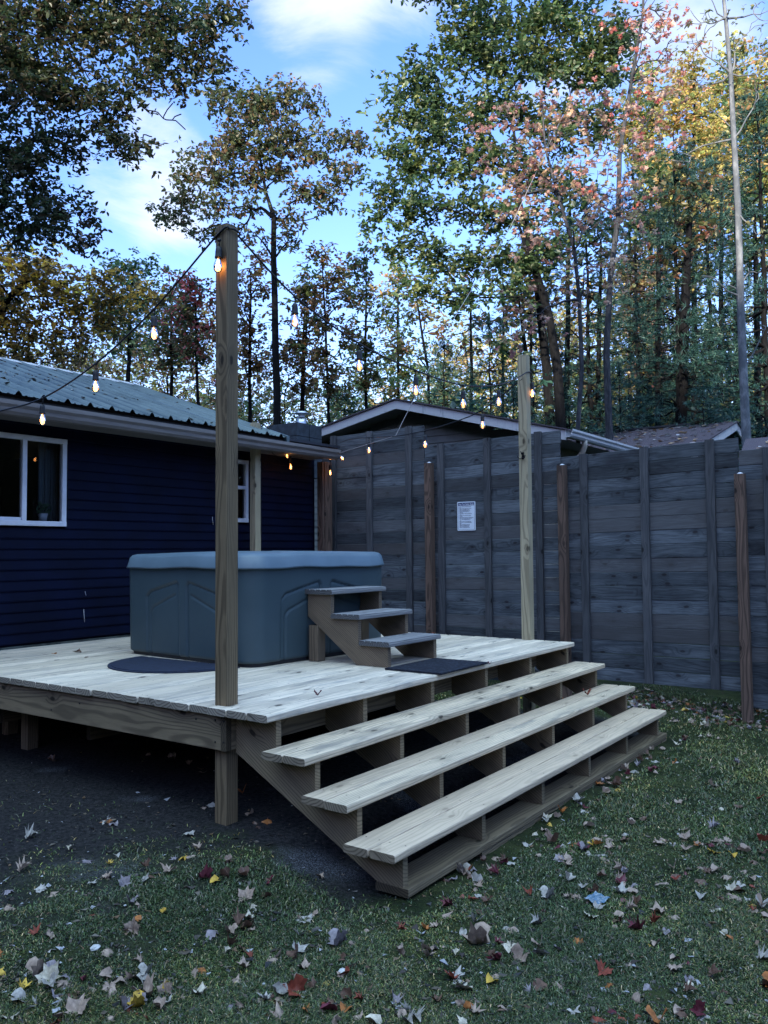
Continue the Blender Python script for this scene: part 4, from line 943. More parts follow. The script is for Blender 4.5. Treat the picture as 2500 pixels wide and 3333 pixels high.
place_tree('oak_tree', 'bronze and golden leaved tree low at the left edge above the metal roof', 'tree', None,
    [(-60, 900), (-40, 760), (20, 640), (80, 590)], [26, 22, 14, 8], 17.0,
    [(30, 570, 80, 35), (120, 590, 80, 30), (210, 600, 60, 25), (60, 650, 90, 40), (170, 650, 80, 32), (280, 640, 60, 22), (340, 650, 40, 16), (60, 720, 80, 35), (170, 710, 70, 28), (-50, 650, 60, 80), (270, 700, 45, 18), (30, 770, 60, 26), (140, 765, 50, 20)],
    5, [(.18, .11, .03), (.12, .08, .025), (.32, .19, .035), (.07, .06, .022), (.60, .36, .05)], [3, 4, 4, 4, 4], dens=5., per=84, spread=.24, size=.095, tip=.008)
place_tree('oak_tree', 'spreading bronze oak standing alone against the sky above the house', 'tree', None,
    [(599, 930), (595, 760), (592, 640), (590, 560), (590, 470), (572, 410), (560, 330)], [18, 16, 14, 13, 11, 7, 5], 22.0,
    [(480, 215, 42, 32), (530, 240, 45, 36), (585, 225, 42, 38), (622, 190, 34, 28), (655, 235, 36, 32), (500, 290, 52, 34), (570, 300, 50, 36), (635, 300, 40, 32), (430, 335, 40, 26), (400, 380, 40, 26), (470, 370, 46, 30), (540, 370, 46, 32), (610, 370, 40, 30), (740, 300, 42, 24), (775, 300, 22, 16), (695, 290, 26, 20), (690, 350, 40, 28), (745, 365, 34, 26), (660, 410, 42, 26), (360, 460, 26, 16), (500, 330, 46, 30), (560, 230, 40, 30), (600, 290, 40, 34), (400, 430, 46, 22), (470, 440, 44, 26), (380, 480, 36, 18), (540, 450, 36, 26), (450, 500, 44, 20), (530, 510, 36, 20), (620, 460, 34, 22), (700, 430, 40, 20), (640, 510, 40, 20), (720, 395, 40, 18)],
    8, [(.060, .075, .028), (.085, .080, .032), (.125, .070, .035), (.045, .062, .028), (.085, .095, .035)], None, dens=7.4, per=63, spread=.20, size=.11, tip=.011, bare=.06, bf=.2, droop=-.5,
    extra=[(620, 490), (660, 476), (700, 462), (730, 450), (748, 420), (765, 380), (560, 360), (552, 320), (575, 285), (610, 250), (575, 420), (640, 330), (610, 395), (540, 470), (505, 440), (470, 405), (455, 370), (520, 300), (500, 260)])
place_tree('oak_tree', 'towering green oak right of centre with pale sunlit top', 'tree', None,
    [(1212, 930), (1205, 800), (1185, 680), (1150, 560), (1120, 420), (1110, 280)], [25, 22, 19, 15, 11, 6], 19.0,
    [(880, 170, 46, 40), (930, 200, 50, 46), (990, 130, 46, 40), (1000, 60, 46, 36), (1060, 40, 55, 40), (1130, 40, 55, 50), (1200, 50, 60, 50), (1275, 70, 60, 60), (1330, 90, 40, 50), (1050, 120, 60, 50), (1130, 130, 60, 55), (1215, 150, 60, 55), (1290, 170, 50, 50), (870, 250, 45, 34), (950, 280, 60, 46), (1040, 230, 60, 50), (1120, 250, 60, 50), (870, 330, 55, 34), (940, 370, 60, 44), (1030, 340, 60, 50), (1120, 360, 60, 50), (1210, 280, 60, 50), (830, 410, 46, 28), (890, 450, 60, 40), (980, 450, 60, 44), (1080, 470, 60, 44), (810, 470, 36, 22), (860, 530, 56, 34), (950, 550, 60, 40), (1040, 570, 60, 40), (1150, 560, 55, 40), (1300, 260, 40, 50), (1000, -50, 160, 50), (1220, -50, 130, 50), (900, 620, 50, 26), (1000, 650, 60, 26), (1200, 420, 50, 50), (1200, 520, 44, 40), (1100, 640, 44, 26)],
    12, G_oak, [3, 4, 3, 1.6], dens=4.1, per=91, spread=.21, size=.115, tip=.010, bf=.3)
place_tree('maple_tree', 'slender pink and orange leaved maple in front of the dark oak', 'tree', None,
    [(1252, 925), (1256, 800), (1252, 650), (1240, 540), (1205, 420), (1180, 320), (1170, 220)], [11, 10, 9, 8, 7, 5, 3], 13.5,
    [(1090, 330, 50, 40), (1150, 300, 50, 40), (1100, 250, 40, 30), (1210, 250, 56, 46), (1270, 230, 50, 40), (1330, 250, 50, 46), (1370, 330, 40, 40), (1140, 400, 56, 40), (1210, 350, 56, 44), (1280, 330, 50, 44), (1180, 480, 60, 30), (1250, 430, 50, 34), (1310, 420, 44, 34), (1130, 490, 30, 20), (1100, 455, 30, 16), (1180, 560, 46, 20), (1240, 560, 46, 22), (1290, 580, 50, 24), (1120, 690, 36, 12), (1180, 670, 32, 14), (1090, 710, 26, 10), (1110, 735, 24, 9), (1250, 500, 44, 20), (1350, 430, 30, 30), (1330, 590, 40, 18), (1400, 300, 40, 60), (1420, 200, 40, 50), (1400, 480, 40, 40), (1100, 400, 40, 40), (1060, 300, 30, 30)],
    14, G_pink, None, dens=3.6, per=30, spread=.26, size=.064, tmpl=T_maple, tip=.006, rmin=.004, bark=M_bark2, bf=.2, bare=.15)
place_tree('maple_tree', 'thin nearly bare maple reaching out of the top edge', 'tree', None,
    [(1316, 930), (1312, 760), (1318, 600), (1335, 470), (1340, 330), (1362, 180), (1385, 30), (1392, -60)], [17, 15, 13, 12, 10, 8, 6, 4], 16.0,
    [(1400, 60, 60, 60), (1350, 40, 46, 50), (1450, 110, 50, 60), (1390, 160, 60, 50), (1300, 380, 46, 60), (1370, 420, 40, 60), (1430, 30, 40, 60), (1400, 250, 40, 40)],
    16, [(.45, .12, .08), (.34, .2, .12), (.5, .24, .16)], None, dens=5.2, per=14, spread=.28, size=.07, tmpl=T_maple, tip=.0055, rmin=.004, bare=.25, bf=.5, bark=M_bark2)
place_tree('birch_tree', 'pale barked slim tree near the right edge with almost bare crown', 'tree', None,
    [(1612, 955), (1607, 800), (1600, 640), (1593, 460), (1585, 300), (1577, 160), (1568, 40), (1556, -70)], [20, 18, 16, 14, 12, 10, 8, 5], 14.0,
    [(1500, 90, 50, 60), (1540, 30, 40, 60), (1620, 90, 46, 70), (1650, 30, 40, 50), (1520, 190, 40, 50), (1640, 190, 30, 50), (1480, 330, 60, 26), (1640, 580, 40, 22), (1650, 500, 36, 22), (1540, 600, 40, 20), (1510, 40, 30, 30), (1640, 700, 30, 18)],
    18, [(.20, .17, .06), (.12, .12, .05)], None, dens=5.0, per=7, spread=.28, size=.07, tip=.005, rmin=.004, bare=.5, bf=.5, bark=M_birch)
# trees of the middle ground: (x, y trunk points), clumps made from a column of foliage
def column_tree(name, label, x, ytop, ybase, depth, seed, pal, w, width, ylow, lean=0, tw=12, dens=4.5, per=49, size=.17, spread=.26, bark=None, group=None, tmpl=T_oak, bare=0., n=9, jit=.22):
    rng = np.random.default_rng(seed+900); cl = []
    for k in range(n):
        t = (k+.5)/n; y = ytop+(ylow-ytop)*t; wd = width*(math.sin(math.pi*min(.95, t*.85+.12)))
        for q in range(2 if wd < 60 else 3):
            cl.append((x+lean*(1-t)+rng.uniform(-1, 1)*wd*.75, y+rng.uniform(-14, 14), wd*rng.uniform(.35, .6), max(12, (ylow-ytop)/n*rng.uniform(.5, .9))))
    return place_tree(name, label, 'tree', group, [(x, ybase), (x+lean*.3, (ybase+ylow)/2), (x+lean*.6, (ylow+ytop)/2), (x+lean, ytop+20)], [tw, tw*.85, tw*.6, tw*.25], depth, cl, seed, pal, w, dens=dens, per=per, size=size, spread=spread, bark=bark, tmpl=tmpl, tip=.009, bare=bare, jit=jit)
TW = 'trees of the wood beyond the fence and house'
mids = [
 ('maple_tree', 'green topped tree rising over the left part of the metal roof', 270, 555, 900, 27, G_grn, None, 90, 760, 20, 11),
 ('maple_tree', 'low red flushed tree directly left of the tall corner post', 430, 590, 900, 25, [(.16, .09, .04), (.34, .07, .06), (.09, .08, .03), (.05, .08, .03)], None, 60, 800, -10, 8),
 ('maple_tree', 'green and brown tree between the metal roof ridge and the tall corner post', 370, 610, 900, 30, G_grn+G_brn, None, 70, 800, 0, 9),
 ('oak_tree', 'brown leaved small tree just right of the tall corner post', 540, 560, 930, 26, G_brn, None, 55, 840, 0, 10),
 ('oak_tree', 'rust leaved tree behind the trunk of the lone bronze oak', 650, 600, 930, 27, G_brn, None, 60, 850, 10, 9),
 ('maple_tree', 'olive and gold young tree above the garage chimney', 715, 530, 930, 25, G_mid, None, 60, 860, -20, 8),
 ('maple_tree', 'blue green tree with bronze tips between the lone oak and the great oak', 790, 540, 930, 28, G_mid+G_grn, None, 55, 850, 0, 9),
 ('oak_tree', 'pale gold tree showing under the left skirts of the great oak', 860, 560, 930, 32, G_gold+G_grn, None, 60, 860, 0, 9),
 ('maple_tree', 'golden sunlit tree behind the thin bare maple', 1400, 130, 930, 30, G_gold+G_grn, None, 75, 700, 10, 14),
 ('maple_tree', 'yellow crowned tree left of the pale slim trunk', 1500, 120, 930, 27, G_gold, None, 85, 600, 0, 14),
 ('oak_tree', 'yellow green tree crown behind the pale slim trunk', 1590, 90, 930, 31, G_gold+G_grn, None, 90, 560, 0, 13),
 ('oak_tree', 'amber and green tree cut by the right edge', 1670, 100, 930, 28, G_gold+G_grn, None, 75, 560, 0, 14),
 ('maple_tree', 'orange leaved understorey tree between two dark trunks right of the light post', 1390, 560, 930, 26, G_gold+G_pink, None, 60, 820, 0, 9),
]
for i, (nm, lb, x, yt, yb, dp, pal, w, wd, yl, ln, tw) in enumerate(mids):
    column_tree(nm, lb, x, yt, yb, dp, 40+i, pal, w, wd, yl, ln, tw, group=TW, size=.125 if dp < 28 else .14, per=49 if x < 1300 else 70, dens=4.5 if x < 1300 else 6)

# ---- pines
def pine_mesh(seed, h, h0, rad, per=18, dens=1.0):
    rng = np.random.default_rng(seed); P = []; par = []; rr = []
    nT = int(h/.6)
    for i in range(nT+1): P.append((rng.normal(0, .02), rng.normal(0, .02), h*i/nT)); par.append(i-1); rr.append(.14*(1-i/nT*.9)*h/14)
    tips = []
    z = h0
    while z < h-.2:
        t = (z-h0)/(h-h0); L = rad*(1-t)**.75*rng.uniform(.75, 1.1)+.25; k = int(np.argmin([abs(p[2]-z) for p in P[:nT+1]]))
        for q in range(max(2, int(5*dens))):
            a = rng.uniform(0, 6.28); Lq = L*rng.uniform(.6, 1.1); prev = k; m = max(2, int(Lq/.45))
            for j in range(1, m+1):
                s = j/m; p = np.array([math.cos(a)*Lq*s, math.sin(a)*Lq*s, z+Lq*(.12*s-.22*s*s)+rng.normal(0, .03)]); P.append(tuple(p)); par.append(prev); rr.append(max(.008, .035*(1-s)*L/rad)); prev = len(P)-1
                for _ in range(3):
                    if s > .25: tips.append((p+rng.normal(0, .16, 3)*np.array([1, 1, .5]), a))
        z += rng.uniform(.28, .5)
    P = np.array(P); me_t = branch_mesh('trunk', P, np.array(par), np.array(rr), rng, bend=.03, rmin=.006)
    c = np.array([t[0] for t in tips]); aa = np.array([t[1] for t in tips]); n = len(c)
    base = np.repeat(c, per, 0); a2 = np.repeat(aa, per); d = np.column_stack([np.cos(a2), np.sin(a2), np.full(n*per, .15)])*1.0+rng.normal(0, .75, (n*per, 3))
    cols = pick_cols(rng, n*per, G_teal, None, .2)
    me_c = leaf_mesh('crown', base, d, rng.uniform(.14, .27, n*per), cols, (T_blade[0]*np.array([1, 1.7, 1]), T_blade[1]), rng); return me_t, me_c
pines = [pine_mesh(70, 15, 2.6, 3.6), pine_mesh(71, 12, 1.0, 3.4, dens=1.2), pine_mesh(72, 17, 4.6, 4.0)]
for a_, b_ in pines:
    a_.materials.append(M_bark); b_.materials.append(M_needle)
PG = 'dark pines among the wood behind the fence'
def put_pine(k, x, depth, sc, label, rz):
    p = at(x, 930, depth); me_t, me_c = pines[k]; root = thing('pine_tree', label, 'pine tree', (p[0], p[1], -.2), rz, PG)
    for nm, me in (('trunk', me_t), ('crown', me_c)):
        o = bpy.data.objects.new(nm, me); COL.objects.link(o); o.parent = root
    root.scale = (sc, sc, sc)
for k, x, dp, sc, lb in [
    (1, 960, 22, .62, 'small pine over the left slope of the garage roof'), (1, 1060, 24, .72, 'small dark pine over the right slope of the garage roof'),
    (1, 745, 28, .60, 'small pine left of the garage ridge'), (0, 1150, 26, .80, 'pine just left of the right light post'),
    (0, 1275, 22, .78, 'pine between the right light post and the pink maple trunk'), (2, 1380, 24, .76, 'dark pine over the shed roof, left of its ridge end'),
    (2, 1470, 20, .70, 'thick trunked pine above the shed roof'), (0, 1540, 23, .86, 'dense pine left of the pale slim trunk'),
    (2, 1660, 19, .74, 'dense dark pine at the right edge'), (0, 1600, 28, .95, 'tall dark pine directly behind the pale slim trunk'),
    (1, 1440, 30, 1.0, 'broad pine far behind the thick trunked one'), (1, 1340, 18, .48, 'low pine boughs just right of the pink maple trunk'),
    (1, 1110, 18, .46, 'low teal pine boughs left of the right light post'), (1, 1230, 20, .52, 'low pine boughs behind the right light post'), (1, 1520, 17, .42, 'low young pine above the shed ridge')]:
    put_pine(k, x, dp, sc, lb, rnd.uniform(0, 6.28))
# straight dark trunks of the wood, each with a high thin crown
for i, (x, w, dp, y1, ln) in enumerate([(1190, 24, 21, 560, -40), (1222, 14, 24, 420, 10), (1292, 12, 23, 520, 6), (1420, 14, 22, 380, 6), (1470, 26, 20, 430, 22), (1505, 12, 27, 500, -8), (1555, 13, 24, 420, 4), (1640, 16, 22, 460, -10), (1017, 9, 26, 620, 0), (1085, 8, 28, 620, 4), (930, 8, 27, 640, -30), (655, 6, 27, 640, 10), (1360, 9, 28, 500, 0), (1150, 11, 23, 640, -30)]):
    nm = ['thick', 'thin', 'slender', 'slim', 'stout', 'narrow'][i % 6]
    lbl = ['leaning dark trunk behind the right light post', 'straight dark trunk just right of the right light post', 'slender dark trunk left of the thin bare maple', 'upright dark trunk over the shed roof middle', 'stout forked dark trunk above the shed roof', 'narrow trunk right of the stout forked one', 'straight dark trunk left of the pale slim trunk', 'dark trunk right of the pale slim trunk', 'thin upright trunk above the garage ridge', 'thin trunk over the right half of the garage roof', 'thin leaning trunk over the garage ridge left slope', 'thin trunk right of the lone bronze oak', 'narrow trunk between pink maple and shed roof', 'leaning limb like trunk left of the right light post'][i]
    place_tree('oak_tree', lbl, 'tree', TW, [(x, 930), (x+ln*.2, 800), (x+ln*.6, (800+y1)/2), (x+ln, y1)], [w, w*.9, w*.75, w*.4], dp, [(x+ln, y1-10, 40, 40), (x+ln+20, y1+60, 36, 26), (x+ln-24, y1+110, 34, 24)], 200+i, G_oak if i % 2 else G_mid, None, dens=4, per=35, size=.17, spread=.28)
# far wood
protos = []
def proto(seed, pal, h=13., r=3.2):
    rng = np.random.default_rng(seed); u = norm(rng.normal(0, 1, (190, 3)))*(rng.random((190, 1))**.4); A = u*np.array([r*1.3, r*1.3, h*.42])+np.array([0, 0, h*.57]); A[:, :2] += np.sin(A[:, 2:3]*1.3+seed)*.7
    T = [np.array([rng.normal(0, .05), rng.normal(0, .05), z]) for z in np.linspace(0, h*.75, 12)]; P, par = grow(T, A, .3); rad = radii(P, par, .2, .012, 12, list(np.linspace(.09, .03, 12)))
    t = branch_mesh('trunk', P, par, rad, rng); t.materials.append(M_bark); c = foliage('crown', P[12:], rng, 56, .36, .17, pal, None, T_quad); c.materials.append(M_leaf); return t, c
protos = [proto(301, G_gold), proto(302, G_grn+G_mid), proto(303, G_brn+G_gold), proto(304, G_grn, 11, 3.6)]
kinds = ['gold and green far tree', 'mottled green far tree', 'russet far tree', 'soft green far tree']
where = lambda x: ('over the metal roof' if x < 230 else 'over the roof ridge end' if x < 460 else 'left of the lone oak trunk' if x < 600 else 'right of the lone oak trunk' if x < 760 else 'above the garage' if x < 1110 else 'behind the right post' if x < 1290 else 'above the shed' if x < 1560 else 'at the right edge')
k = 0
for ring_, (d0, n) in enumerate(((36, 15), (46, 12))):
    for i in range(n):
        x = -150+i*(1950/n)+rnd.uniform(-25, 25); dp = d0+rnd.uniform(-3, 3); q = (2 if rnd.random() < .5 else 1) if x < 700 else rnd.choice((0, 0, 1, 3)); sc = rnd.uniform(.85, 1.15)*(1.0 if x < 1250 else 1.1)*(1.0 if ring_ == 0 else 1.12)
        if 420 < x < 830: sc *= .80
        p = at(x, 930, dp); t, c = protos[q]; root = thing('forest_tree', '%s %s' % (kinds[q], where(x)), 'tree', (p[0], p[1], -.2), rnd.uniform(0, 6.28), 'far trees closing the wood')
        for nm, me in (('trunk', t), ('crown', c)):
            o = bpy.data.objects.new(nm, me); COL.objects.link(o); o.parent = root
        root.scale = (sc, sc, sc)
def undergrowth():
    rng = np.random.default_rng(77); n = 2600; P = []
    for i in range(n):
        x = rng.uniform(-100, 1750); dp = rng.uniform(19, 34); p = at(x, 930, dp); h_ = rng.uniform(.1, 2.6 if x < 850 else 5.6)*(rng.random()**.5); P.append((p[0], p[1], h_))
    me = foliage('undergrowth', np.array(P), rng, 42, .45, .17, G_grn+G_mid[:1]+G_teal*3, None, T_quad); tag(link('undergrowth', me, M_leaf), 'low leafy brush growing under the trees', 'brush', kind='stuff')
undergrowth()

# ------------------------------------------------------------------ grass
def ground_hit(x, y):
    d = ray(x, y); z = 0.
    for _ in range(6): p = CAM+d*((z-CAM[2])/d[2]); z = float(gz(p[0], p[1]))
    return p
def build_grass():
    rng = np.random.default_rng(21); n = 520000
    # sample by apparent area so that near grass is as dense as it looks
    x = rng.uniform(-60, 1720, n); y = 1200+rng.uniform(0, 1, n)**.8*1080+30
    d = _fw+_r[None]*((x*KF-1250)/FPX)[:, None]-_u[None]*((y*KF-1666.5)/FPX)[:, None]
    z = np.full(n, -.05)
    for _ in range(4): P = CAM+d*((z-CAM[2])/d[:, 2])[:, None]; z = gz(P[:, 0], P[:, 1])
    P[:, 2] = z; X, Y = P[:, 0], P[:, 1]; dist = np.linalg.norm(P-CAM, axis=1)
    D = dirt(X, Y); patch = .5+.5*np.sin(X*3.1+np.sin(Y*2.3)*2)*np.sin(Y*3.7+X)
    keep = (rng.random(n) < (1-D)**1.5*(.40+.75*patch)*(.45+.9*(np.sin(X*13+Y*7)*np.sin(Y*15-X*5) > -.25))+.012) & (dist < 13) & (X < 6.4) & ~((X > -.05) & (X < 4.05) & (Y > -.9) & (rng.random(n) < .93)) & (Y < 3.8)
    P = P[keep]; patch = patch[keep]; m = len(P); dist = dist[keep]
    L = rng.uniform(.009, .028, m)*(.6+.8*patch)*np.clip(dist/5, .9, 1.5); a = rng.uniform(0, 6.283, m); lean = rng.uniform(.3, 1.7, m)
    dirv = norm(np.column_stack([np.cos(a)*lean, np.sin(a)*lean, np.ones(m)])); side = np.column_stack([-np.sin(a), np.cos(a), np.zeros(m)])
    w = (rng.uniform(.0009, .0020, m)*np.clip(dist/3.2, 1, 2.2))[:, None]; mid = P+dirv*(L*.55)[:, None]; tip = mid+norm(dirv+np.column_stack([np.cos(a), np.sin(a), -np.full(m, .9)])*.6)*(L*.55)[:, None]
    V = np.stack([P-side*w, P+side*w, mid+side*w*.8, mid-side*w*.8, tip], 1).reshape(-1, 3); off = np.arange(m)[:, None]*5
    me = arr_mesh('grass', V, [off+np.array([[0, 1, 2, 3]]), off+np.array([[3, 2, 4]])], False)
    cols = pick_cols(rng, m, [(.022, .040, .012), (.042, .070, .020), (.075, .100, .028), (.135, .120, .050), (.22, .19, .12)], [5, 5, 3, 1.8, 1.0], .3)
    pm = .5+.5*np.sin(P[:, 0]*1.9+1.3*np.sin(P[:, 1]*2.7))*np.cos(P[:, 1]*2.2-P[:, 0]*.8); dry = (rng.random(m) < .75*pm**1.5); cols[dry] = cols[dry]*np.array([2.0, 1.55, 1.2])+np.array([.045, .036, .020]); mossy = np.sin(P[:, 0]*4.7+2)*np.sin(P[:, 1]*5.3+1) > .55; cols[mossy] *= np.array([1.3, 1.25, 1.05]); cols *= (.42+.55*rng.random((m, 1)))
    C_ = np.column_stack([np.clip(np.concatenate([cols, cols]), 0, 1), np.ones(2*m)]).astype(np.float32)
    at_ = me.attributes.new('lc', 'FLOAT_COLOR', 'FACE'); at_.data.foreach_set('color', C_.ravel())
    tag(link('grass', me, mk_leaf('grass_blade', .25)), 'thin mossy lawn of short grass blades', 'grass', kind='stuff')
build_grass()
# ------------------------------------------------------------------ fallen leaves
def outline_leaf(kind):
    pts = []
    if kind == 'maple':
        spec = [(0, .03), (20, .36), (38, .27), (55, .46), (72, .33), (84, .43), (100, .37), (118, .54), (134, .37), (150, .42), (164, .40), (180, .62)]
    elif kind == 'oak':
        spec = [(0, .04), (25, .18), (45, .13), (62, .34), (80, .17), (100, .40), (118, .20), (138, .46), (155, .30), (180, .66)]
    else: spec = [(0, .05), (30, .24), (60, .30), (95, .33), (130, .36), (155, .40), (180, .55)]
    for a, r in spec: pts.append((-math.cos(R(a))*r, math.sin(R(a))*r))
    for a, r in spec[-2:0:-1]: pts.append((-math.cos(R(a))*r, -math.sin(R(a))*r))
    return pts
def fallen_mesh(kind, seed, curl):
    rg = random.Random(seed); pts = outline_leaf(kind); V = []; F = []
    mid = [(-.02+.0*i, 0) for i in range(1)]
    def zf(x, y): return curl*(abs(y)*1.1+x*x*.55)+.05*math.sin(x*9+seed)+.06*abs(y)*math.sin(x*14+seed*2)-.02*math.exp(-(y*16)**2)
    jp = [(x*rg.uniform(.9, 1.1), y*rg.uniform(.88, 1.12)) for x, y in pts]; n = len(jp)
    for s in (.5, 1.0):
        for (x, y) in jp: V.append((x*s, y*s, 1.35*zf(x*s, y*s)+.02+(rg.uniform(-.09, .09) if s == 1.0 else rg.uniform(-.02, .02))))
    V.append((0, 0, zf(0, 0)+.02)); c = 2*n
    for i in range(n):
        j = (i+1) % n; F += [(c, i, j), (i, n+i, n+j, j)]
    k = len(V); x0, y0 = jp[0]; V += [(x0, .012, .03), (x0, -.012, .03), (x0-.3, rg.uniform(-.08, .08), .06)]; F.append((k, k+1, k+2))
    me = bpy.data.meshes.new('leaf'); me.from_pydata(V, [], F); me.polygons.foreach_set('use_smooth', [True]*len(F)); me.update(); return me
LC = {'tan': (.33, .24, .19), 'pale grey': (.36, .33, .30), 'lavender grey': (.24, .205, .225), 'brown': (.12, .065, .045), 'maroon': (.12, .022, .035), 'yellow': (.52, .33, .05), 'orange': (.36, .13, .035), 'cream': (.50, .44, .35), 'rust red': (.22, .05, .03)}
def leafmat(nm, c):
    M = MT('dry_'+nm.replace(' ', '_')+'_leaf', .6, .3); g = M.geo(); f = M.noise(g, 3.5, 4, .6); s = M.n('ShaderNodeSeparateXYZ'); M.l(g, s.inputs[0])
    vein = M.rng(M.math('ABSOLUTE', s.outputs[1]), .03, .0)
    M.base(M.mix(M.math('MULTIPLY', vein, .4), M.mix(M.rng(f, .35, .7), tuple(q*.62 for q in c), tuple(min(1, q*1.15) for q in c)), tuple(q*.5 for q in c))); return M.m
LMAT = {k: leafmat(k, c) for k, c in LC.items()}
LM = {}
for kd in ('maple', 'oak', 'beech'):
    for s in range(5): LM[(kd, s)] = fallen_mesh(kd, s+hash(kd) % 1 + {'maple': 0, 'oak': 10, 'beech': 20}[kd], (.5, -.45, .9, .15, -.8)[s])
for me in LM.values(): me.materials.append(LMAT['tan'])
nleaf = 0
def zone(p):
    x, y = p[0], p[1]
    if y > .1 and x < .2: return 'on bare soil by the deck'
    if x > 4.1: return 'near the fence foot'
    if x > 1.0: return 'right of the wide steps'
    if x > -.9: return 'near the lowest step'
    return 'on the lower left lawn'
ZN = {}
def fallen(p, colour, kd, s, size, rz, tilt=(0, 0), z=None, where_=None, special=None):
    global nleaf
    o = bpy.data.objects.new('fallen_leaf', LM[(kd, s)]); COL.objects.link(o); nleaf += 1
    zz = float(gz(p[0], p[1])) if z is None else z
    o.location = (p[0], p[1], zz+.004+(rnd.uniform(-.002, .007) if z is None else 0)); o.rotation_euler = (tilt[0], tilt[1], rz); o.scale = (size, size, size)
    o.material_slots[0].link = 'OBJECT'; o.material_slots[0].material = LMAT[colour]
    w = where_ or zone(p); shape = ('flat', 'cupped', 'curled', 'wavy', 'arched')[s]; look = {'maple': 'maple', 'oak': 'oak', 'beech': 'oval'}[kd]
    tag(o, special or '%s %s %s leaf %s' % (shape, colour, look, w), 'leaf', 'fallen leaves'); return o
# leaves that can be told apart in the photograph (x, y, colour, shape, mesh, width in px, turn)
SIG = [(150, 1838, 'cream', 'beech', 2, 26, .4, 'cream curled leaf standing out on the bare soil at the left'), (468, 1907, 'yellow', 'beech', 0, 34, 2.8, 'bright yellow leaf left of the steps on the lawn'), (282, 1958, 'lavender grey', 'maple', 2, 32, 1.2, None), (105, 1938, 'tan', 'oak', 1, 42, .2, None), (90, 1925, 'pale grey', 'maple', 3, 30, 2.2, None), (60, 1812, 'pale grey', 'oak', 2, 44, .1, None), (298, 1992, 'orange', 'beech', 0, 28, 1.6, None), (352, 1975, 'yellow', 'beech', 2, 24, .3, None), (645, 1985, 'tan', 'oak', 1, 40, .5, None), (560, 1880, 'maroon', 'oak', 1, 30, .7, None), (448, 2016, 'lavender grey', 'maple', 1, 60, .1, 'large grey curled leaf in front, left of the steps'), (495, 2020, 'tan', 'maple', 2, 34, 1.4, None), (540, 1988, 'cream', 'maple', 0, 30, 2.4, None), (515, 2000, 'brown', 'oak', 2, 50, .2, None), (660, 1992, 'pale grey', 'maple', 3, 44, 1.2, None), (648, 2022, 'pale grey', 'oak', 0, 44, .9, None), (735, 2045, 'lavender grey', 'maple', 2, 54, 2.8, None), (790, 2020, 'tan', 'maple', 4, 46, .6, None), (205, 2055, 'cream', 'beech', 4, 30, .5, None), (110, 2055, 'pale grey', 'beech', 1, 30, 1.0, None), (660, 2095, 'tan', 'maple', 0, 34, 1.8, None), (488, 2062, 'cream', 'beech', 2, 26, .2, None), (540, 2070, 'rust red', 'oak', 2, 28, 1.5, 'upright rust red leaf at the bottom centre left'), (635, 2120, 'tan', 'beech', 2, 28, .8, None), (577, 2165, 'pale grey', 'oak', 0, 46, 1.7, 'grey star shaped leaf on the lawn near the bottom edge'), (390, 2158, 'tan', 'maple', 4, 32, 2.9, None), (180, 2125, 'maroon', 'beech', 2, 26, .4, None), (490, 2176, 'cream', 'beech', 3, 20, .6, None), (780, 2162, 'rust red', 'oak', 2, 34, 2.5, None), (1035, 2046, 'tan', 'maple', 2, 72, 1.9, 'largest tan maple leaf, front centre of the lawn'), (1105, 2060, 'cream', 'beech', 0, 48, .5, 'broad cream leaf right of the largest tan maple leaf'), (1090, 2018, 'pale grey', 'maple', 4, 66, .2, None), (1165, 1998, 'pale grey', 'oak', 2, 50, 2.8, None), (985, 2068, 'cream', 'beech', 2, 28, .1, None), (955, 2050, 'tan', 'beech', 4, 32, .3, None), (1258, 1838, 'maroon', 'maple', 0, 34, .2, 'deep maroon leaf lying flat right of the steps'), (1225, 1830, 'pale grey', 'oak', 1, 34, 1.4, None), (1145, 1935, 'rust red', 'oak', 2, 36, .6, None), (1188, 1945, 'pale grey', 'maple', 2, 40, 2.7, None), (1380, 2010, 'maroon', 'oak', 2, 60, 2.8, None), (1330, 2010, 'tan', 'oak', 1, 44, .2, None), (1405, 2045, 'yellow', 'beech', 4, 28, 1.1, 'round golden leaf at the lower right of the lawn'), (1540, 1845, 'yellow', 'maple', 3, 32, .1, 'yellow maple leaf on the grass near the right edge'), (1565, 2020, 'cream', 'beech', 0, 28, .8, None), (1425, 1975, 'tan', 'maple', 0, 38, 1.9, None), (1600, 1930, 'brown', 'beech', 0, 34, 2.2, None), (1625, 1955, 'yellow', 'beech', 1, 32, 2.6, None), (1620, 2190, 'cream', 'maple', 4, 60, .6, 'large pale leaf in the bottom right corner'), (1350, 2185, 'orange', 'oak', 1, 34, 1.0, None), (1470, 2190, 'tan', 'beech', 0, 40, 2.7, None), (1485, 2085, 'maroon', 'beech', 4, 28, .2, None), (1460, 2075, 'tan', 'beech', 0, 32, 2.5, None), (1210, 1860, 'lavender grey', 'maple', 3, 30, 2.2, None), (985, 1860, 'orange', 'oak', 1, 24, .4, None), (1000, 1890, 'pale grey', 'maple', 2, 36, 1.5, None), (1245, 1620, 'cream', 'beech', 0, 18, .4, None), (1010, 1880, 'rust red', 'oak', 2, 26, .9, None), (695, 1897, 'tan', 'oak', 3, 30, 1.9, None), (1310, 2125, 'orange', 'beech', 1, 26, 2.2, None), (800, 1975, 'cream', 'maple', 4, 20, .4, None), (865, 1995, 'maroon', 'maple', 1, 30, .9, None), (1060, 1975, 'tan', 'maple', 4, 28, 1.9, None)]
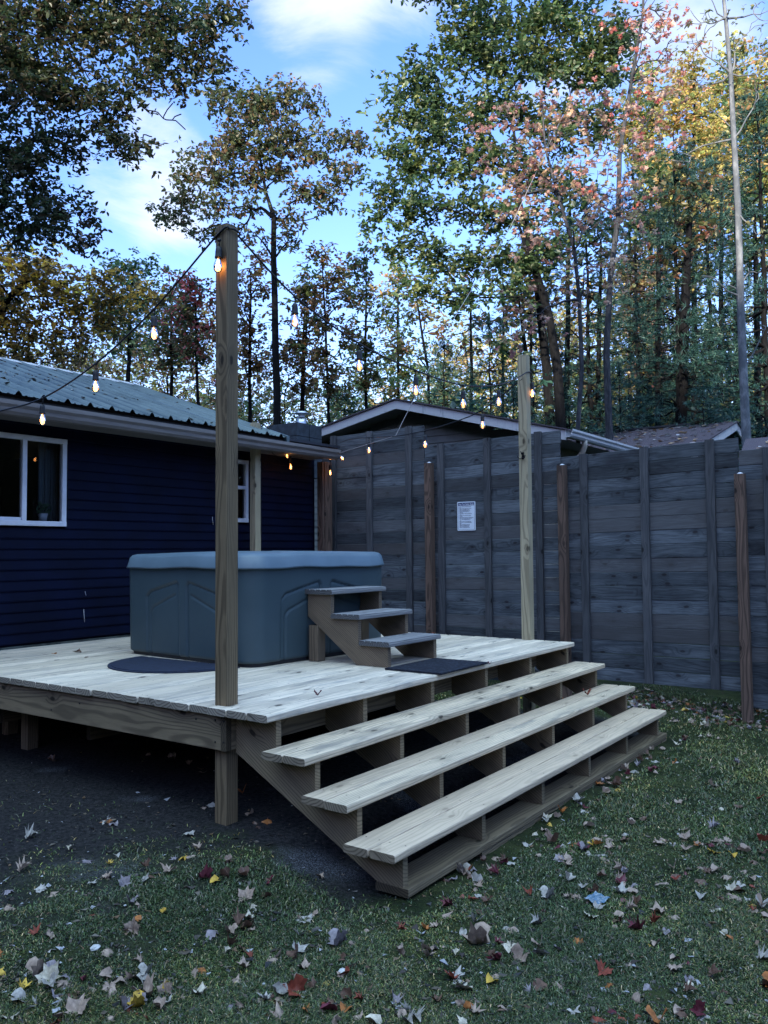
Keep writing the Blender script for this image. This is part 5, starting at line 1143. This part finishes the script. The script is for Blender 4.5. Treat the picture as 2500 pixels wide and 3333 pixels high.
for (x, y, c, kd, s, wpx, rz, sp) in SIG:
    p = ground_hit(x, y); dist = np.dot(p-CAM, _fw); size = wpx*KF*dist/FPX/1.05
    fallen(p, c, kd, s, size, rz, (rnd.uniform(-.3, .3), rnd.uniform(-.3, .3)), special=sp)
# leaves on the deck and the treads
for (x, y, zz, c, kd, s, wpx, wh) in [(686, 1506, H, 'maroon', 'maple', 2, 20, 'on the deck beside the tall post'), (935, 1372, H, 'rust red', 'beech', 2, 12, 'on the deck behind the small tub stair'), (1268, 1503, .2758, 'rust red', 'maple', 2, 22, 'on the middle step tread'), (1135, 1593, .2758, 'maroon', 'maple', 2, 20, 'on the middle step tread'), (1150, 1598, .2758, 'brown', 'maple', 4, 18, 'on the middle step tread'), (172, 1378+32, H, 'brown', 'oak', 3, 26, 'on the deck near the house wall'), (188, 1420, H, 'tan', 'oak', 1, 20, 'on the deck near the house wall'), (120, 1412, H, 'orange', 'beech', 1, 16, 'on the deck near the house wall'), (357, 1398+20, H, 'pale grey', 'oak', 2, 10, 'on the deck near the tub'), (1392, 1450, H+.014, 'maroon', 'maple', 2, 8, 'on the door mat'), (1058, 1437, H+.014, 'maroon', 'maple', 2, 10, 'on the door mat')]:
    d = ray(x, y); p = CAM+d*((zz-CAM[2])/d[2]); dist = np.dot(p-CAM, _fw)
    if not (-.05 < p[0] < 4.02 and p[1] > -.56): continue
    fallen(p, c, kd, s, wpx*KF*dist/FPX, rnd.uniform(0, 6), z=zz+.004, where_=wh)
def rand_leaf_spot(rng):
    while True:
        u = rng.random(); 
        if u < .14: x, y = rng.uniform(1240, 1600), rng.uniform(1482, 1540)      # pile under the fence
        elif u < .55: x, y = rng.uniform(880, 1700), 1560+rng.random()**.85*660
        else: x, y = rng.uniform(-30, 1000), 1640+rng.random()**.6*600
        if u > .14 and y < 1700 and x > 880 and x < 1240: continue
        p = ground_hit(x, y); X, Y = p[0], p[1]
        if X > 5.6 or (Y > -.92 and X > -.15 and X < 4.02): 
            if not (X < 3 and Y > -.2 and rng.random() < .10): continue
        if Y > .5 and X < 1 and rng.random() < .15: continue
        if abs(X-.1) < .1 and abs(Y-.4) < .1: continue
        return p
rng = np.random.default_rng(99); names = list(LC); wts = np.array([8, 3.6, 1.8, 3.6, 1.2, .9, 1.2, 1.6, 1.2]); wts = wts/wts.sum()
spots = [rand_leaf_spot(rng) for _ in range(430)]
centres = [spots[i] for i in range(60)]
for i in range(150, 360):     # leaves gather in drifts
    c = centres[int(rng.integers(60))]; q = c+np.append(rng.normal(0, .10, 2), 0)
    if not (q[1] > -.95 and -.2 < q[0] < 4.05): spots[i] = q
spots += [np.array([rng.uniform(.3, 4.1), -.80-abs(rng.normal(0, .10)), 0.]) for _ in range(60)]
spots.sort(key=lambda p: np.linalg.norm(p-CAM))
quota = 300-nleaf
for p in spots[:quota]:
    c = names[int(rng.choice(len(names), p=wts))]; kd = rng.choice(['maple', 'oak', 'beech'], p=[.33, .30, .37]); s = int(rng.integers(5))
    fallen(p, c, str(kd), s, float(rng.uniform(.048, .092)), float(rng.uniform(0, 6.28)), (float(rng.normal(0, .45)), float(rng.normal(0, .45))))
def leaf_stuff(pts):
    V = []; F = []; C_ = []
    for p in pts:
        c = names[int(rng.choice(len(names), p=wts))]; kd = str(rng.choice(['maple', 'oak', 'beech'])); me = LM[(kd, int(rng.integers(5)))]; s = float(rng.uniform(.045, .09))
        Mx = Matrix.Translation((p[0], p[1], float(gz(p[0], p[1]))+.012)) @ Matrix.Rotation(float(rng.uniform(0, 6.28)), 4, 'Z') @ Matrix.Rotation(float(rng.normal(0, .3)), 4, 'X') @ Matrix.Scale(s, 4)
        k = len(V); V += [Mx @ v.co for v in me.vertices]; F += [tuple(i+k for i in q.vertices) for q in me.polygons]; C_ += [tuple(LC[c])+(1,)]*len(me.polygons)
    me = bpy.data.meshes.new('leaf_litter'); me.from_pydata(V, [], F); a = me.attributes.new('lc', 'FLOAT_COLOR', 'FACE'); a.data.foreach_set('color', np.array(C_, np.float32).ravel())
    tag(link('leaf_litter', me, M_dry), 'mixed dry leaves scattered farther off towards the fence and under the deck', 'leaf litter', kind='stuff')
leaf_stuff(spots[quota:]+[np.array([rng.uniform(4.9, 6.0), rng.uniform(-1.8, 1.4), 0]) for _ in range(420)]+[np.array([rng.uniform(.1, 3.5), rng.uniform(-.4, 2.5), 0]) for _ in range(60)])
def crumbs():
    r2 = np.random.default_rng(5); V = []; F = []; C_ = []
    m = 0
    for i in range(5200):
        x, y = r2.uniform(-60, 1700), 1560+r2.random()**.7*680; p = ground_hit(x, y)
        if p[0] > 5.4 or (p[1] > -.9 and p[0] > 0 and r2.random() < .7): continue
        s = r2.uniform(.002, .007) if i % 5 else r2.uniform(.004, .011); z = float(gz(p[0], p[1]))+s*.4+.002; k = len(V); q = r2.normal(0, 1, (4, 3))*s*np.array([1.3, 1.3, .5]); V += [tuple(p*np.array([1, 1, 0])+np.array([0, 0, z])+a) for a in q]; F += [(k, k+1, k+2), (k, k+2, k+3), (k, k+3, k+1), (k+1, k+3, k+2)]
        c = [(.05, .04, .035), (.10, .08, .06), (.03, .03, .03), (.35, .35, .38), (.16, .10, .06)][int(r2.choice(5, p=[.3, .25, .25, .08, .12]))]; C_ += [c+(1,)]*4
    me = bpy.data.meshes.new('soil_crumbs'); me.from_pydata(V, [], F); a = me.attributes.new('lc', 'FLOAT_COLOR', 'FACE'); a.data.foreach_set('color', np.array(C_, np.float32).ravel())
    tag(link('soil_crumbs', me, M_dry), 'tiny crumbs of soil, bark and grit on the lawn', 'debris', kind='stuff')
crumbs()
def stones():
    M_st = plain('pale_quartz_stone', (.50, .50, .50), .7, nscale=25, namt=.3, bump=.5); rg = random.Random(3)
    for (x, y, w, lb) in [(206, 2052, 24, 'white angular stone at the lower left of the lawn'), (683, 2022, 0, ''), (820, 1885, 12, 'small pale pebble near the near foot of the steps'), (163, 2010, 0, ''), (270, 1960, 7, 'tiny white pebble left of the lavender leaf'), (570, 2130, 9, 'tiny white pebble at the bottom centre left'), (740, 2105, 26, 'grey lump of stone beside the rust red leaf at the bottom'), (15, 1868, 0, '')]:
        if not w: continue
        p = ground_hit(x, y); dist = np.dot(p-CAM, _fw); s = w*KF*dist/FPX*.5; m = MB(); prof = []
        V = []; F = []; n = 8
        for j, (rr_, zz) in enumerate(((.3, -.4), (.9, -.2), (1., .15), (.62, .55), (.1, .68))):
            for k_ in range(n): th = 2*math.pi*k_/n; q = rr_*rg.uniform(.8, 1.15); V.append((p[0]+math.cos(th)*q*s, p[1]+math.sin(th)*q*s*.8, p[2]+.008+zz*s*.8))
        for j in range(4):
            for k_ in range(n): F.append((j*n+k_, j*n+(k_+1) % n, (j+1)*n+(k_+1) % n, (j+1)*n+k_))
        F.append(tuple(range(4*n, 5*n))); m.add(V, F); tag(m.build('stone', M_st), lb, 'stone')
    p = ground_hit(1289, 1950); M = MT('torn_blue_wrapper', .25, .5); f = M.noise(M.geo(), 45, 3); M.base(M.mix(M.rng(f, .45, .6), (.08, .15, .22), (.24, .28, .32)))
    V = []; F = []; nx = 9
    for i in range(nx):
        for j in range(nx):
            u, v = i/(nx-1)-.5, j/(nx-1)-.5; V.append((p[0]+.105*u*(1-.2*v)+.02*v, p[1]+.075*v-.02*u, p[2]+.018+.004*math.sin(u*11+v*4)+.003*math.sin(v*15)+.008*abs(u)))
    for i in range(nx-1):
        for j in range(nx-1): k_ = i*nx+j; F.append((k_, k_+nx, k_+nx+1, k_+1))
    o = MB().add(V, F, smooth=True).build('plastic_wrapper', M.m); tag(o, 'crumpled blue and white plastic wrapper on the grass right of the steps', 'wrapper')
stones()

# ------------------------------------------------------------------ labels that would repeat get their order from left to right
def number_repeats(cat, plural_from, plural_to):
    ORD = ['leftmost', 'second from left', 'third from left', 'fourth from left', 'fifth from left', 'sixth from left', 'seventh from left', 'eighth from left', 'ninth from left', 'tenth from left', 'eleventh from left', 'twelfth from left']
    by = {}
    for o in COL.objects:
        if o.parent is None and o.get('category') == cat and o.get('label'): by.setdefault(o['label'], []).append(o)
    for lb, obs in by.items():
        if len(obs) < 2: continue
        def sx(o):
            d = np.array(o.location)-CAM; return float(np.dot(d, _r)/np.dot(d, _fw))
        obs.sort(key=sx)
        for i, o in enumerate(obs): o['label'] = '%s of the %s' % (ORD[min(i, 11)], lb.replace(plural_from, plural_to, 1))
number_repeats('leaf', 'leaf', 'leaves'); number_repeats('tree', 'far tree', 'far trees')
